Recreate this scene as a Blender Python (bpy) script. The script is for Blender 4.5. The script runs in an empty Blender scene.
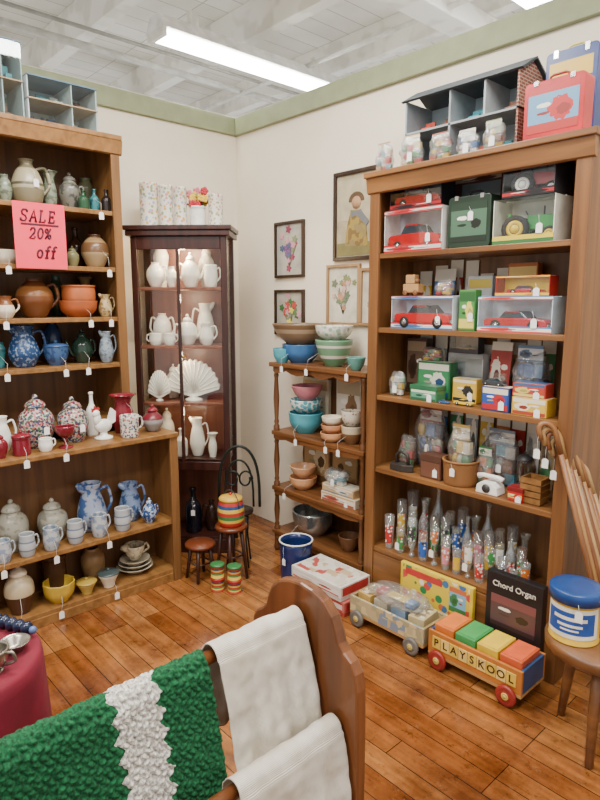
import bpy, bmesh, math, random
from mathutils import Vector, Matrix, noise
random.seed(7)
R = math.radians
C = bpy.context.scene.collection
# ------------------------------------------------------------------ camera
CAM = Vector((3.2, -2.38, 1.45)); PITCH = R(9.28); HEAD = R(47.5); FP = 600.0
HX, HY = -math.sin(HEAD), math.cos(HEAD)
RX, RY = math.cos(HEAD), math.sin(HEAD)
cp, sp = math.cos(PITCH), math.sin(PITCH)
cd = bpy.data.cameras.new('camera'); cam = bpy.data.objects.new('camera', cd); C.objects.link(cam)
cd.lens = 27.0; cd.sensor_width = 36.0; cd.clip_start = 0.02
cam.location = CAM; cam.rotation_euler = (math.pi/2 - PITCH, 0, HEAD)
bpy.context.scene.camera = cam

def depth_of(p):
    return ((p[0]-CAM.x)*HX + (p[1]-CAM.y)*HY)*cp + (CAM.z-p[2])*sp
def along(P0, d, z, px):
    k = (px-300)/FP
    def g(x, y):
        return (x-CAM.x)*RX + (y-CAM.y)*RY - k*depth_of((x, y, z))
    a = g(*P0); b = g(P0[0]+d[0], P0[1]+d[1]) - a
    t = -a/b
    return Vector((P0[0]+d[0]*t, P0[1]+d[1]*t, z))
def ray(px, py):
    u = (px-300)/FP; v = (400-py)/FP
    f = cp + v*sp
    return Vector((HX*f + RX*u, HY*f + RY*u, -sp + v*cp))
def hit(px, py, ax, val):
    d = ray(px, py); return CAM + d*((val-CAM[ax])/d[ax])

# ------------------------------------------------------------------ materials
def lin(h):
    h = h.lstrip('#'); o = []
    for i in (0, 2, 4):
        c = int(h[i:i+2], 16)/255
        o.append(c/12.92 if c <= .04045 else ((c+.055)/1.055)**2.4)
    return (o[0], o[1], o[2], 1)
MC = {}
def newmat(key):
    m = bpy.data.materials.new(key); m.use_nodes = True
    nt = m.node_tree; b = nt.nodes['Principled BSDF']
    return m, nt, b
def N(nt, t, **kw):
    n = nt.nodes.new(t)
    for k, v in kw.items():
        if k in n.inputs: n.inputs[k].default_value = v
        else: setattr(n, k, v)
    return n
def ramp(nt, stops, const=False):
    r = nt.nodes.new('ShaderNodeValToRGB'); e = r.color_ramp.elements
    if const: r.color_ramp.interpolation = 'CONSTANT'
    while len(e) < len(stops): e.new(1.0)
    for i, (p, c) in enumerate(stops):
        e[i].position = p; e[i].color = lin(c) if isinstance(c, str) else c
    return r
def tc(nt, out='Object'):
    return nt.nodes.new('ShaderNodeTexCoord').outputs[out]
def shade(h, k):
    h = h.lstrip('#'); return '#' + ''.join('%02x' % max(0, min(255, int(int(h[i:i+2], 16)*k))) for i in (0, 2, 4))
def solid(h, rough=.42, metal=0.0, var=.08, sc=14):
    key = ('s', h, rough, metal, var)
    if key in MC: return MC[key]
    m, nt, b = newmat('paint_'+h.strip('#'))
    n = N(nt, 'ShaderNodeTexNoise', Scale=sc, Detail=3.0)
    nt.links.new(tc(nt), n.inputs['Vector'])
    r = ramp(nt, [(.3, shade(h, 1-var)), (.7, shade(h, 1+var))])
    nt.links.new(n.outputs['Fac'], r.inputs[0]); nt.links.new(r.outputs[0], b.inputs['Base Color'])
    b.inputs['Roughness'].default_value = rough; b.inputs['Metallic'].default_value = metal
    MC[key] = m; return m
def speck(base, spot, sc=60, th=.56, rough=.25):
    key = ('k', base, spot, sc, th)
    if key in MC: return MC[key]
    m, nt, b = newmat('speckle')
    n = N(nt, 'ShaderNodeTexNoise', Scale=sc, Detail=2.0)
    nt.links.new(tc(nt), n.inputs['Vector'])
    r = ramp(nt, [(th-.04, base), (th+.04, spot)])
    nt.links.new(n.outputs['Fac'], r.inputs[0]); nt.links.new(r.outputs[0], b.inputs['Base Color'])
    b.inputs['Roughness'].default_value = rough
    MC[key] = m; return m
def floral(base, cols, sc=45, size=.34, rough=.3):
    key = ('f', base, tuple(cols), sc, size)
    if key in MC: return MC[key]
    m, nt, b = newmat('floral')
    v = N(nt, 'ShaderNodeTexVoronoi', Scale=sc)
    nt.links.new(tc(nt), v.inputs['Vector'])
    sep = nt.nodes.new('ShaderNodeSeparateColor'); nt.links.new(v.outputs['Color'], sep.inputs[0])
    r = ramp(nt, [(i/len(cols), c) for i, c in enumerate(cols)], True)
    nt.links.new(sep.outputs[0], r.inputs[0])
    lt = N(nt, 'ShaderNodeMath', operation='LESS_THAN'); lt.inputs[1].default_value = size
    nt.links.new(v.outputs['Distance'], lt.inputs[0])
    mx = nt.nodes.new('ShaderNodeMix'); mx.data_type = 'RGBA'
    nt.links.new(lt.outputs[0], mx.inputs[0]); mx.inputs[6].default_value = lin(base)
    nt.links.new(r.outputs[0], mx.inputs[7]); nt.links.new(mx.outputs[2], b.inputs['Base Color'])
    b.inputs['Roughness'].default_value = rough
    MC[key] = m; return m
def bands(stops, rough=.3, axis=2):
    key = ('b', tuple(stops), rough, axis)
    if key in MC: return MC[key]
    m, nt, b = newmat('bands')
    s = nt.nodes.new('ShaderNodeSeparateXYZ'); nt.links.new(tc(nt, 'Generated'), s.inputs[0])
    r = ramp(nt, stops, True); nt.links.new(s.outputs[axis], r.inputs[0])
    nt.links.new(r.outputs[0], b.inputs['Base Color']); b.inputs['Roughness'].default_value = rough
    MC[key] = m; return m
def wood(c1, c2, axis=2, rough=.4, sc=1.0, bump=.05):
    key = ('w', c1, c2, axis, rough, sc)
    if key in MC: return MC[key]
    m, nt, b = newmat('wood')
    mp = nt.nodes.new('ShaderNodeMapping'); s = [26*sc, 26*sc, 26*sc]; s[axis] = 1.6*sc
    mp.inputs['Scale'].default_value = s
    nt.links.new(tc(nt), mp.inputs['Vector'])
    n = N(nt, 'ShaderNodeTexNoise', Scale=1.0, Detail=5.0, Distortion=.6)
    nt.links.new(mp.outputs[0], n.inputs['Vector'])
    r = ramp(nt, [(.28, c1), (.72, c2)]); nt.links.new(n.outputs['Fac'], r.inputs[0])
    nt.links.new(r.outputs[0], b.inputs['Base Color']); b.inputs['Roughness'].default_value = rough
    bp = N(nt, 'ShaderNodeBump', Strength=bump); nt.links.new(n.outputs['Fac'], bp.inputs['Height'])
    nt.links.new(bp.outputs[0], b.inputs['Normal'])
    MC[key] = m; return m
def clear(h='#f4f8f8', edge=.5, base=.03, rough=.04, bump=0, body=0.0, sc=40):
    # thin clear glass or film: transparent, with a facing-dependent sheen and optional milky body
    key = ('g', h, edge, base, rough, bump, body)
    if key in MC: return MC[key]
    m, nt, b = newmat('clear')
    t = nt.nodes.new('ShaderNodeBsdfTransparent'); t.inputs[0].default_value = lin(h)
    g = nt.nodes.new('ShaderNodeBsdfGlossy'); g.inputs['Roughness'].default_value = rough; g.inputs[0].default_value = (.9, .92, .92, 1)
    lw = N(nt, 'ShaderNodeLayerWeight', Blend=.3)
    ma = N(nt, 'ShaderNodeMath', operation='MULTIPLY_ADD'); ma.inputs[1].default_value = edge; ma.inputs[2].default_value = base
    nt.links.new(lw.outputs['Facing'], ma.inputs[0])
    mx = nt.nodes.new('ShaderNodeMixShader'); nt.links.new(ma.outputs[0], mx.inputs[0])
    nt.links.new(t.outputs[0], mx.inputs[1]); nt.links.new(g.outputs[0], mx.inputs[2])
    out = mx
    if body:
        b.inputs['Base Color'].default_value = lin(h); b.inputs['Roughness'].default_value = .3
        m2 = nt.nodes.new('ShaderNodeMixShader'); m2.inputs[0].default_value = body
        nt.links.new(mx.outputs[0], m2.inputs[1]); nt.links.new(b.outputs[0], m2.inputs[2]); out = m2
    nt.links.new(out.outputs[0], nt.nodes['Material Output'].inputs['Surface'])
    if bump:
        n = N(nt, 'ShaderNodeTexNoise', Scale=sc, Detail=3.0); nt.links.new(tc(nt), n.inputs['Vector'])
        bp = N(nt, 'ShaderNodeBump', Strength=bump, Distance=.02); nt.links.new(n.outputs['Fac'], bp.inputs['Height'])
        nt.links.new(bp.outputs[0], g.inputs['Normal'])
    MC[key] = m; return m
def mosaic(cols, sc=30, rough=.35, seed=0):
    key = ('p', tuple(cols), sc, seed)
    if key in MC: return MC[key]
    m, nt, b = newmat('mosaic')
    mp = nt.nodes.new('ShaderNodeMapping'); mp.inputs['Location'].default_value = (seed, seed*1.7, seed*.3)
    nt.links.new(tc(nt), mp.inputs['Vector'])
    v = N(nt, 'ShaderNodeTexVoronoi', Scale=sc); v.distance = 'CHEBYCHEV'
    nt.links.new(mp.outputs[0], v.inputs['Vector'])
    sep = nt.nodes.new('ShaderNodeSeparateColor'); nt.links.new(v.outputs['Color'], sep.inputs[0])
    r = ramp(nt, [(i/len(cols), c) for i, c in enumerate(cols)], True)
    nt.links.new(sep.outputs[0], r.inputs[0]); nt.links.new(r.outputs[0], b.inputs['Base Color'])
    b.inputs['Roughness'].default_value = rough
    MC[key] = m; return m
def brickwall(c1, c2, mortar):
    key = ('bw', c1, c2)
    if key in MC: return MC[key]
    m, nt, b = newmat('little_bricks')
    k = nt.nodes.new('ShaderNodeTexBrick')
    for n_, v in {'Scale': 1.0, 'Mortar Size': .0016, 'Brick Width': .03, 'Row Height': .012}.items(): k.inputs[n_].default_value = v
    s = nt.nodes.new('ShaderNodeSeparateXYZ'); c = nt.nodes.new('ShaderNodeCombineXYZ'); a = N(nt, 'ShaderNodeMath', operation='ADD')
    nt.links.new(tc(nt), s.inputs[0]); nt.links.new(s.outputs[0], a.inputs[0]); nt.links.new(s.outputs[1], a.inputs[1])
    nt.links.new(a.outputs[0], c.inputs[0]); nt.links.new(s.outputs[2], c.inputs[1]); nt.links.new(c.outputs[0], k.inputs['Vector'])
    k.inputs['Color1'].default_value = lin(c1); k.inputs['Color2'].default_value = lin(c2); k.inputs['Mortar'].default_value = lin(mortar)
    nt.links.new(k.outputs['Color'], b.inputs['Base Color']); b.inputs['Roughness'].default_value = .7
    MC[key] = m; return m
def printed(cols, sc=30, rough=.35, seed=0):
    # package artwork: coloured bands, a round picture and a soft shape in the panel's own generated space
    key = ('art', tuple(cols), sc, seed)
    if key in MC: return MC[key]
    m, nt, b = newmat('package_art'); L = nt.links.new
    n_ = len(cols); bg = cols[0]; c1 = cols[1 % n_]; c2 = cols[-1]; c3 = cols[(n_//2+seed) % n_]
    rg = random.Random(seed*31+sc+n_)
    g = tc(nt, 'Generated'); s = nt.nodes.new('ShaderNodeSeparateXYZ'); L(g, s.inputs[0])
    lo, hi = rg.choice((.14, .2, .26)), rg.choice((.74, .8, .86))
    r = ramp(nt, [(0, c1), (lo, bg), (hi, c2)], True); L(s.outputs[2], r.inputs[0]); prev = r.outputs[0]
    nz = N(nt, 'ShaderNodeTexNoise', Scale=9.0, Detail=2.0); L(g, nz.inputs['Vector'])
    def blob(cx, cz, ax, az, col, prev):
        dx = N(nt, 'ShaderNodeMath', operation='SUBTRACT'); L(s.outputs[0], dx.inputs[0]); dx.inputs[1].default_value = cx
        dz = N(nt, 'ShaderNodeMath', operation='SUBTRACT'); L(s.outputs[2], dz.inputs[0]); dz.inputs[1].default_value = cz
        x2 = N(nt, 'ShaderNodeMath', operation='MULTIPLY'); L(dx.outputs[0], x2.inputs[0]); x2.inputs[1].default_value = 1/ax
        z2 = N(nt, 'ShaderNodeMath', operation='MULTIPLY'); L(dz.outputs[0], z2.inputs[0]); z2.inputs[1].default_value = 1/az
        cv = nt.nodes.new('ShaderNodeCombineXYZ'); L(x2.outputs[0], cv.inputs[0]); L(z2.outputs[0], cv.inputs[1])
        ln = N(nt, 'ShaderNodeVectorMath', operation='LENGTH'); L(cv.outputs[0], ln.inputs[0])
        ad = N(nt, 'ShaderNodeMath', operation='ADD'); L(ln.outputs['Value'], ad.inputs[0]); L(nz.outputs['Fac'], ad.inputs[1])
        lt = N(nt, 'ShaderNodeMath', operation='LESS_THAN'); L(ad.outputs[0], lt.inputs[0]); lt.inputs[1].default_value = 1.5
        mx = nt.nodes.new('ShaderNodeMix'); mx.data_type = 'RGBA'; L(lt.outputs[0], mx.inputs[0]); L(prev, mx.inputs[6]); mx.inputs[7].default_value = lin(col)
        return mx.outputs[2]
    cx = rg.choice((.3, .66))
    prev = blob(cx, .48, .24, .26, c3, prev)
    prev = blob(cx+.04, .44, .13, .12, shade(c1, .8), prev)
    prev = blob(.98-cx, .6, .16, .05, '#efe9da', prev)
    prev = blob(.98-cx, .42, .13, .035, shade(c2, .7), prev)
    L(prev, b.inputs['Base Color']); b.inputs['Roughness'].default_value = rough
    MC[key] = m; return m
def glow(h, s):
    m, nt, b = newmat('glow')
    b.inputs['Base Color'].default_value = lin(h); b.inputs['Emission Color'].default_value = lin(h)
    b.inputs['Emission Strength'].default_value = s; return m

WH = solid('#efece4', .3); CREAM = solid('#e3d8c0', .4); BLK = solid('#17161a', .45); DGREY = solid('#3a3a3c', .4)
TAG = solid('#f6f3ee', .7, var=.02)
OAK = wood('#664525', '#8c6238', 2); OAKH = wood('#6f4b23', '#9c6f3e', 1)
OAKB = wood('#573a22', '#7a5431', 2)
PINE = wood('#5e3a1e', '#8c5e34', 2); PINEH = wood('#633e20', '#966739', 0); PINEB = wood('#5e3f25', '#885f3d', 2)
MAHO = wood('#241210', '#43221a', 2, .3); MAHOB = wood('#6e4030', '#8c5a44', 2, .4)
RACK = wood('#4c2a13', '#7a4826', 2, .32)
SILVER = solid('#a9a49a', .28, .9)
GLASS = clear(); BAG = clear('#f6f8f8', .55, .10, .16, .9, body=.09)

# ------------------------------------------------------------------ mesh builder
class MB:
    def __init__(s): s.v = []; s.f = []; s.sm = []
    def add(s, vs, fs, smooth=False, mx=None):
        o = len(s.v)
        for p in vs:
            p = Vector(p)
            if mx is not None: p = mx @ p
            s.v.append(p)
        for f in fs: s.f.append([i+o for i in f]); s.sm.append(smooth)
        return s
    def box(s, x0, x1, y0, y1, z0, z1, mx=None):
        vs = [(x, y, z) for x in (x0, x1) for y in (y0, y1) for z in (z0, z1)]
        return s.add(vs, [(0,1,3,2),(4,6,7,5),(0,4,5,1),(2,3,7,6),(0,2,6,4),(1,5,7,3)], False, mx)
    def lathe(s, prof, seg=22, c=(0,0,0), mx=None, fold=None):
        vs = []; rings = []
        for r, z in prof:
            if r < 1e-6: rings.append([len(vs)]); vs.append((c[0], c[1], c[2]+z))
            else:
                ring = []
                for i in range(seg):
                    a = 2*math.pi*i/seg; k = 1+(fold(a, z) if fold else 0)
                    ring.append(len(vs)); vs.append((c[0]+r*k*math.cos(a), c[1]+r*k*math.sin(a), c[2]+z))
                rings.append(ring)
        fs = []
        for A, B in zip(rings, rings[1:]):
            for i in range(seg):
                j = (i+1) % seg
                if len(A) == 1 and len(B) == 1: break
                if len(A) == 1: fs.append((A[0], B[j], B[i]))
                elif len(B) == 1: fs.append((A[i], A[j], B[0]))
                else: fs.append((A[i], A[j], B[j], B[i]))
        return s.add(vs, fs, True, mx)
    def tube(s, pts, r, seg=8, mx=None):
        pts = [Vector(p) for p in pts]; n = len(pts)
        rs = r if isinstance(r, (list, tuple)) else [r]*n
        vs = []; fs = []; up = None
        for i, p in enumerate(pts):
            t = (pts[min(i+1, n-1)]-pts[max(i-1, 0)]).normalized()
            if up is None:
                a = Vector((0,0,1)) if abs(t.z) < .9 else Vector((1,0,0)); up = t.cross(a).normalized()
            up = (up - t*up.dot(t)).normalized(); w = t.cross(up)
            for k in range(seg):
                a = 2*math.pi*k/seg; vs.append(p + (up*math.cos(a)+w*math.sin(a))*rs[i])
        for i in range(n-1):
            for k in range(seg):
                j = (k+1) % seg; fs.append((i*seg+k, i*seg+j, (i+1)*seg+j, (i+1)*seg+k))
        fs.append(list(range(seg))[::-1]); fs.append([(n-1)*seg+k for k in range(seg)])
        return s.add(vs, fs, True, mx)
    def prism(s, poly, axis, a, b, mx=None, smooth=False):
        n = len(poly); vs = []
        for h in (a, b):
            for u, w in poly:
                vs.append({0:(h,u,w), 1:(u,h,w), 2:(u,w,h)}[axis])
        fs = [list(range(n))[::-1], list(range(n, 2*n))] + [(i, (i+1) % n, n+(i+1) % n, n+i) for i in range(n)]
        return s.add(vs, fs, smooth, mx)
    def ball(s, c, rx, ry=None, rz=None, seg=14, rings=9, jit=0, floor=None, mx=None):
        ry = ry or rx; rz = rz or rx
        vs = []; idx = []
        for i in range(rings+1):
            a = math.pi*i/rings; row = []
            for k in range(1 if i in (0, rings) else seg):
                t = 2*math.pi*k/seg
                d = Vector((math.sin(a)*math.cos(t), math.sin(a)*math.sin(t), -math.cos(a)))
                o = Vector((c[0]*31, c[1]*17, rx*90))
                q = 1 + (jit*(noise.noise(d*1.6+o)+.35*noise.noise(d*5+o)) if jit else 0)
                if jit:  # pillow-like rather than round
                    q *= min(1.28, 1/max(.6, max(abs(d.x), abs(d.z))))**.8
                p = Vector((c[0]+d.x*rx*q, c[1]+d.y*ry*q, c[2]+d.z*rz*q))
                if floor is not None and p.z < floor: p.z = floor
                row.append(len(vs)); vs.append(p)
            idx.append(row)
        fs = []
        for A, B in zip(idx, idx[1:]):
            for k in range(seg):
                j = (k+1) % seg
                if len(A) == 1: fs.append((A[0], B[j], B[k]))
                elif len(B) == 1: fs.append((A[k], A[j], B[0]))
                else: fs.append((A[k], A[j], B[j], B[k]))
        return s.add(vs, fs, True, mx)
    def obj(s, name, mat, parent=None, bevel=0, recalc=True, loc=None):
        me = bpy.data.meshes.new(name)
        me.from_pydata([tuple(p) for p in s.v], [], s.f)
        me.polygons.foreach_set('use_smooth', s.sm)
        if recalc:
            bm = bmesh.new(); bm.from_mesh(me); bmesh.ops.recalc_face_normals(bm, faces=bm.faces); bm.to_mesh(me); bm.free()
        me.materials.append(mat); me.update()
        o = bpy.data.objects.new(name, me); C.objects.link(o)
        if parent: o.parent = parent
        if loc is not None: o.location = loc
        if bevel:
            b = o.modifiers.new('bevel', 'BEVEL'); b.width = bevel; b.segments = 2; b.limit_method = 'ANGLE'
        return o
def tagp(o, label, cat, group=None):
    o['label'] = label; o['category'] = cat
    if group: o['group'] = group
    return o
def thing(name, label, cat, loc, rot=0, group=None):
    o = bpy.data.objects.new(name, None); C.objects.link(o); o.empty_display_size = .05
    o.location = loc; o.rotation_euler = (0, 0, rot); return tagp(o, label, cat, group)
def solo(mb, name, mat, label, cat, loc=(0,0,0), rot=0, group=None, bevel=0):
    o = mb.obj(name, mat, None, bevel); o.location = loc; o.rotation_euler = (0, 0, rot); return tagp(o, label, cat, group)
def struct(mb, name, mat, bevel=0):
    o = mb.obj(name, mat, None, bevel); o['kind'] = 'structure'; return o
def lettering(txt, size, mat, parent, loc, rot=(math.pi/2, 0, 0), name='lettering', shear=0, depth=.0006, bold=.012):
    cu = bpy.data.curves.new('t', 'FONT'); cu.body = txt; cu.size = size; cu.align_x = 'CENTER'; cu.align_y = 'CENTER'
    cu.shear = shear; cu.extrude = depth; cu.offset = size*bold
    to = bpy.data.objects.new('t', cu); C.objects.link(to)
    dg = bpy.context.evaluated_depsgraph_get(); dg.update()
    me = bpy.data.meshes.new_from_object(to.evaluated_get(dg)); bpy.data.objects.remove(to); me.materials.clear(); me.materials.append(mat)
    o = bpy.data.objects.new(name, me); C.objects.link(o); o.parent = parent; o.location = loc; o.rotation_euler = rot
    return o
def catmull(pts, n=3):
    out = []
    P = [pts[0]]+list(pts)+[pts[-1]]
    for i in range(1, len(P)-2):
        for k in range(n):
            t = k/n; q = []
            for j in (0, 1):
                a, b, c, d = P[i-1][j], P[i][j], P[i+1][j], P[i+2][j]
                q.append(.5*((2*b)+(-a+c)*t+(2*a-5*b+4*c-d)*t*t+(-a+3*b-3*c+d)*t**3))
            out.append(tuple(q))
    out.append(tuple(pts[-1])); return out

# ------------------------------------------------------------------ the room
WX, WY = -.08, .07
wallm = solid('#ece1cd', .85, 0, .02, 3)
ZT = 2.50
struct(MB().box(WX-.1, WX, -4.2, WY+.1, 0, ZT), 'wall_left', wallm)
struct(MB().box(WX, 4.8, WY, WY+.1, 0, ZT), 'wall_right', wallm)
tm = solid('#8b9270', .6, 0, .04)
struct(MB().box(WX-.12, WX+.025, -4.2, WY-.025, ZT-.005, ZT+.10), 'trim_1', tm, .004)
struct(MB().box(WX-.12, 4.8, WY-.025, WY+.12, ZT-.005, ZT+.10), 'trim_2', tm, .004)
# floor
m, nt, b = newmat('floor_boards')
mp = nt.nodes.new('ShaderNodeMapping')
nt.links.new(tc(nt), mp.inputs['Vector'])
bk = nt.nodes.new('ShaderNodeTexBrick')
bk.offset = .37; bk.offset_frequency = 3
for k, v in {'Scale': 1.0, 'Mortar Size': .0019, 'Mortar Smooth': .3, 'Bias': 0.0, 'Brick Width': .8, 'Row Height': .083}.items(): bk.inputs[k].default_value = v
bk.inputs['Color1'].default_value = lin('#98592b'); bk.inputs['Color2'].default_value = lin('#c4854a'); bk.inputs['Mortar'].default_value = lin('#44260f')
nt.links.new(mp.outputs[0], bk.inputs['Vector'])
mp2 = nt.nodes.new('ShaderNodeMapping'); mp2.inputs['Scale'].default_value = (2.2, 30, 1)
nt.links.new(tc(nt), mp2.inputs['Vector'])
n1 = N(nt, 'ShaderNodeTexNoise', Scale=1.0, Detail=6.0, Distortion=.4); nt.links.new(mp2.outputs[0], n1.inputs['Vector'])
n2 = N(nt, 'ShaderNodeTexNoise', Scale=2.6, Detail=9.0, Roughness=.7); nt.links.new(tc(nt), n2.inputs['Vector'])
n3 = N(nt, 'ShaderNodeTexNoise', Scale=18.0, Detail=8.0, Roughness=.8); nt.links.new(tc(nt), n3.inputs['Vector'])
r1 = ramp(nt, [(.3, '#b2aca6'), (.7, '#ffffff')]); nt.links.new(n1.outputs['Fac'], r1.inputs[0])
r2 = ramp(nt, [(.38, '#8c6e58'), (.58, '#ffffff')]); nt.links.new(n2.outputs['Fac'], r2.inputs[0])
r4 = ramp(nt, [(.35, '#523c2c'), (.45, '#ffffff')]); nt.links.new(n3.outputs['Fac'], r4.inputs[0])
prev = bk.outputs['Color']
for rr_, fc in ((r1, .9), (r2, .8), (r4, .65)):
    a = nt.nodes.new('ShaderNodeMix'); a.data_type = 'RGBA'; a.blend_type = 'MULTIPLY'; a.inputs[0].default_value = fc
    nt.links.new(prev, a.inputs[6]); nt.links.new(rr_.outputs[0], a.inputs[7]); prev = a.outputs[2]
n5 = N(nt, 'ShaderNodeTexNoise', Scale=7.0, Detail=10.0, Roughness=.85); nt.links.new(tc(nt), n5.inputs['Vector'])
r5 = ramp(nt, [(.56, '#000000'), (.70, '#8c8c8c')]); nt.links.new(n5.outputs['Fac'], r5.inputs[0])
a = nt.nodes.new('ShaderNodeMix'); a.data_type = 'RGBA'; nt.links.new(r5.outputs[0], a.inputs[0])
nt.links.new(prev, a.inputs[6]); a.inputs[7].default_value = lin('#dcab7a'); prev = a.outputs[2]
nt.links.new(prev, b.inputs['Base Color'])
rg = ramp(nt, [(.3, '#8a8a8a'), (.7, '#525252')]); nt.links.new(n2.outputs['Fac'], rg.inputs[0])
nt.links.new(rg.outputs[0], b.inputs['Roughness'])
bp = N(nt, 'ShaderNodeBump', Strength=.22, Distance=.003); nt.links.new(bk.outputs['Fac'], bp.inputs['Height']); bp.invert = True
nt.links.new(bp.outputs[0], b.inputs['Normal'])
struct(MB().box(-.3, 4.8, -4.2, .3, -.06, 0), 'floor', m)
# ceiling: rough white painted boards, joists and crossing girders
m, nt, b = newmat('ceiling_boards')
bk = nt.nodes.new('ShaderNodeTexBrick')
for k, v in {'Scale': 1.0, 'Mortar Size': .003, 'Brick Width': .16, 'Row Height': 9.0}.items(): bk.inputs[k].default_value = v
bk.offset = 0
bk.inputs['Color1'].default_value = lin('#f6f4ee'); bk.inputs['Color2'].default_value = lin('#e8e6df'); bk.inputs['Mortar'].default_value = lin('#a5a29c')
nt.links.new(tc(nt), bk.inputs['Vector'])
nc = N(nt, 'ShaderNodeTexNoise', Scale=2.0, Detail=6.0); nt.links.new(tc(nt), nc.inputs['Vector'])
rc = ramp(nt, [(.35, '#d0cac0'), (.6, '#ffffff')]); nt.links.new(nc.outputs['Fac'], rc.inputs[0])
a = nt.nodes.new('ShaderNodeMix'); a.data_type = 'RGBA'; a.blend_type = 'MULTIPLY'; a.inputs[0].default_value = .5
nt.links.new(bk.outputs['Color'], a.inputs[6]); nt.links.new(rc.outputs[0], a.inputs[7])
nt.links.new(a.outputs[2], b.inputs['Base Color']); b.inputs['Roughness'].default_value = .85
struct(MB().box(-4, 5, -4.2, 5.5, 3.34, 3.38), 'ceiling', m)
jm = speck('#f8f6f0', '#e4e1d8', 5, .55, .75)
y = -3.9; i = 3
while y < 5.3:
    struct(MB().box(-4, 5, y, y+.09, 3.12, 3.34), 'trim_%d' % i, jm, .006); y += .82; i += 1
for x0, x1, z0 in ((-1.75, -1.5, 2.88), (.95, 1.12, 3.0)):
    struct(MB().box(x0, x1, -4.2, 5.5, z0, 3.12), 'trim_%d' % i, jm, .008); i += 1
struct(MB().box(-4, 5, 2.3, 2.55, 2.82, 3.12), 'trim_%d' % i, jm, .008); i += 1
for p0, p1, r_, c_ in (((-.75, -4, 3.05), (-.75, 5, 3.05), .024, '#c3c2bd'), ((-.55, -4, 3.07), (-.55, 5, 3.07), .012, '#9e9d98'), ((-4, .62, 3.03), (5, .62, 3.03), .016, '#d9d8d2')):
    struct(MB().tube([p0, p1], r_, 10), 'trim_%d' % i, solid(c_, .5)); i += 1
# fluorescent fixtures
def fixture(label, A, B, z):
    L = (B-A).length; root = thing('fluorescent_light', label, 'ceiling light', (A+B)/2)
    root.location.z = z
    MB().prism([(-.05, .075), (.05, .075), (.1, .0), (.095, -.004), (-.095, -.004), (-.1, .0)], 1, -L/2, L/2).obj('housing', solid('#f0f0ec', .4), root)
    for s in (-.045, .045):
        MB().tube([(s, -L/2+.03, -.022), (s, L/2-.03, -.022)], .022, 10).obj('lamp_tube', GLOW, root)
    for s in (-1, 1):
        MB().box(-.09, .09, s*(L/2-.015)-.012, s*(L/2-.015)+.012, -.048, .0).obj('end_cap', WH, root)
        MB().box(-.02, .02, s*L*.33-.03, s*L*.33+.03, .075, 3.125-z).obj('mounting_bracket', WH, root)
GLOW = glow('#fffdf6', 28)
A = hit(148, 34, 2, 2.96); B = hit(348, 90, 2, 2.96); xm = (A.x+B.x)/2; A.x = xm; B.x = xm
fixture('long white fluorescent ceiling light above the corner of the walls', A, B, 2.96)
A = hit(545, 2, 2, 2.96); B = A + Vector((0, .38, 0)); A = A - Vector((0, .9, 0))
fixture('fluorescent ceiling light cut off by the top edge at the right', A, B, 2.96)

# ------------------------------------------------------------------ furniture
def bookcase(name, label, origin, rot, W, Dp, H, shelves, mv, mh, mb_, t=.024, face=.045, crown=.03, plinth=0.0):
    root = thing(name, label, 'bookcase', origin, rot)
    for x0 in (0, W-t): MB().box(x0, x0+t, .004, Dp, 0, H-.02).obj('side_panel', mv, root, .002)
    for x0 in (-.002, W-face+.002): MB().box(x0, x0+face, -.012, .004, 0, H-.02).obj('face_stile', mv, root, .003)
    MB().box(t, W-t, Dp-.012, Dp, plinth, H-.02).obj('back_panel', mb_, root)
    MB().box(-crown*.4, W+crown*.4, -.015-crown*.5, Dp, H-.024, H).obj('top_board', mh, root, .004)
    if crown > .02:
        MB().prism([(-.013, H-.09), (-.02, H-.085), (-.026, H-.05), (-.03, H-.025), (.0, H-.025), (.0, H-.09)], 0, -.012, W+.012).obj('crown_moulding', mh, root)
    for z in shelves: MB().box(t, W-t, .0, Dp-.012, z-.022, z).obj('shelf', mh, root, .002)
    if plinth: MB().box(face, W-face, -.006, .012, 0, plinth).obj('plinth', mh, root, .002)
    return root
ZL = {'t1': 1.893, 't2': 1.62, 't3': 1.375, 't4': 1.142}
bookcase('tall_bookcase', 'tall open oak bookcase with pottery on the left wall', (.30, -1.95, 0), R(90), 1.01, .36, 2.25, list(ZL.values())+[.85, .5, .1], OAK, OAKH, OAKB)
bookcase('low_bookcase', 'low oak bookcase with mugs in front of the tall pottery bookcase', (.558, -1.95, 0), R(90), 1.13, .235, .795, [.334, .065], OAK, OAKH, OAKB, crown=.012, plinth=.045)
ZB = {'b1': 1.665, 'b2': 1.333, 'b3': 1.02, 'b4': .672, 'b5': .275}
bookcase('toy_bookcase', 'tall brown wooden bookcase filled with toys on the right wall', (1.345, -.24, 0), 0, .967, .295, 2.015, list(ZB.values()), PINE, PINEH, PINEB, t=.03, face=.055, crown=.05, plinth=.25)
SX0, SY0, SW = .598, -.22, .704
root = thing('spindle_shelf', 'small open wooden shelf with turned posts and mixing bowls', 'shelf', (SX0, SY0, 0))
HONEY = wood('#4f2f17', '#7a4d28', 2); HONEYH = wood('#54321b', '#81532c', 0)
SZ = {'s0': 1.115, 's1': .723, 's2': .395, 's3': .13}
for k, z in SZ.items():
    n = 14
    MB().box(-.012 if k == 's0' else 0, SW+(.012 if k == 's0' else 0), -.006 if k == 's0' else 0, .27, z-.024, z).obj('shelf', HONEYH, root, .004)
    MB().prism([(.03, z-.02)] + [(SW-.03, z-.02)] + [(SW-.03-(SW-.06)*i/n, z-.04-(.022 if k == 's0' else .01)*abs(math.sin(i*math.pi/4))) for i in range(n+1)], 1, .004, .018).obj('apron', HONEYH, root)
zz = [0] + sorted(SZ.values())
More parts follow.
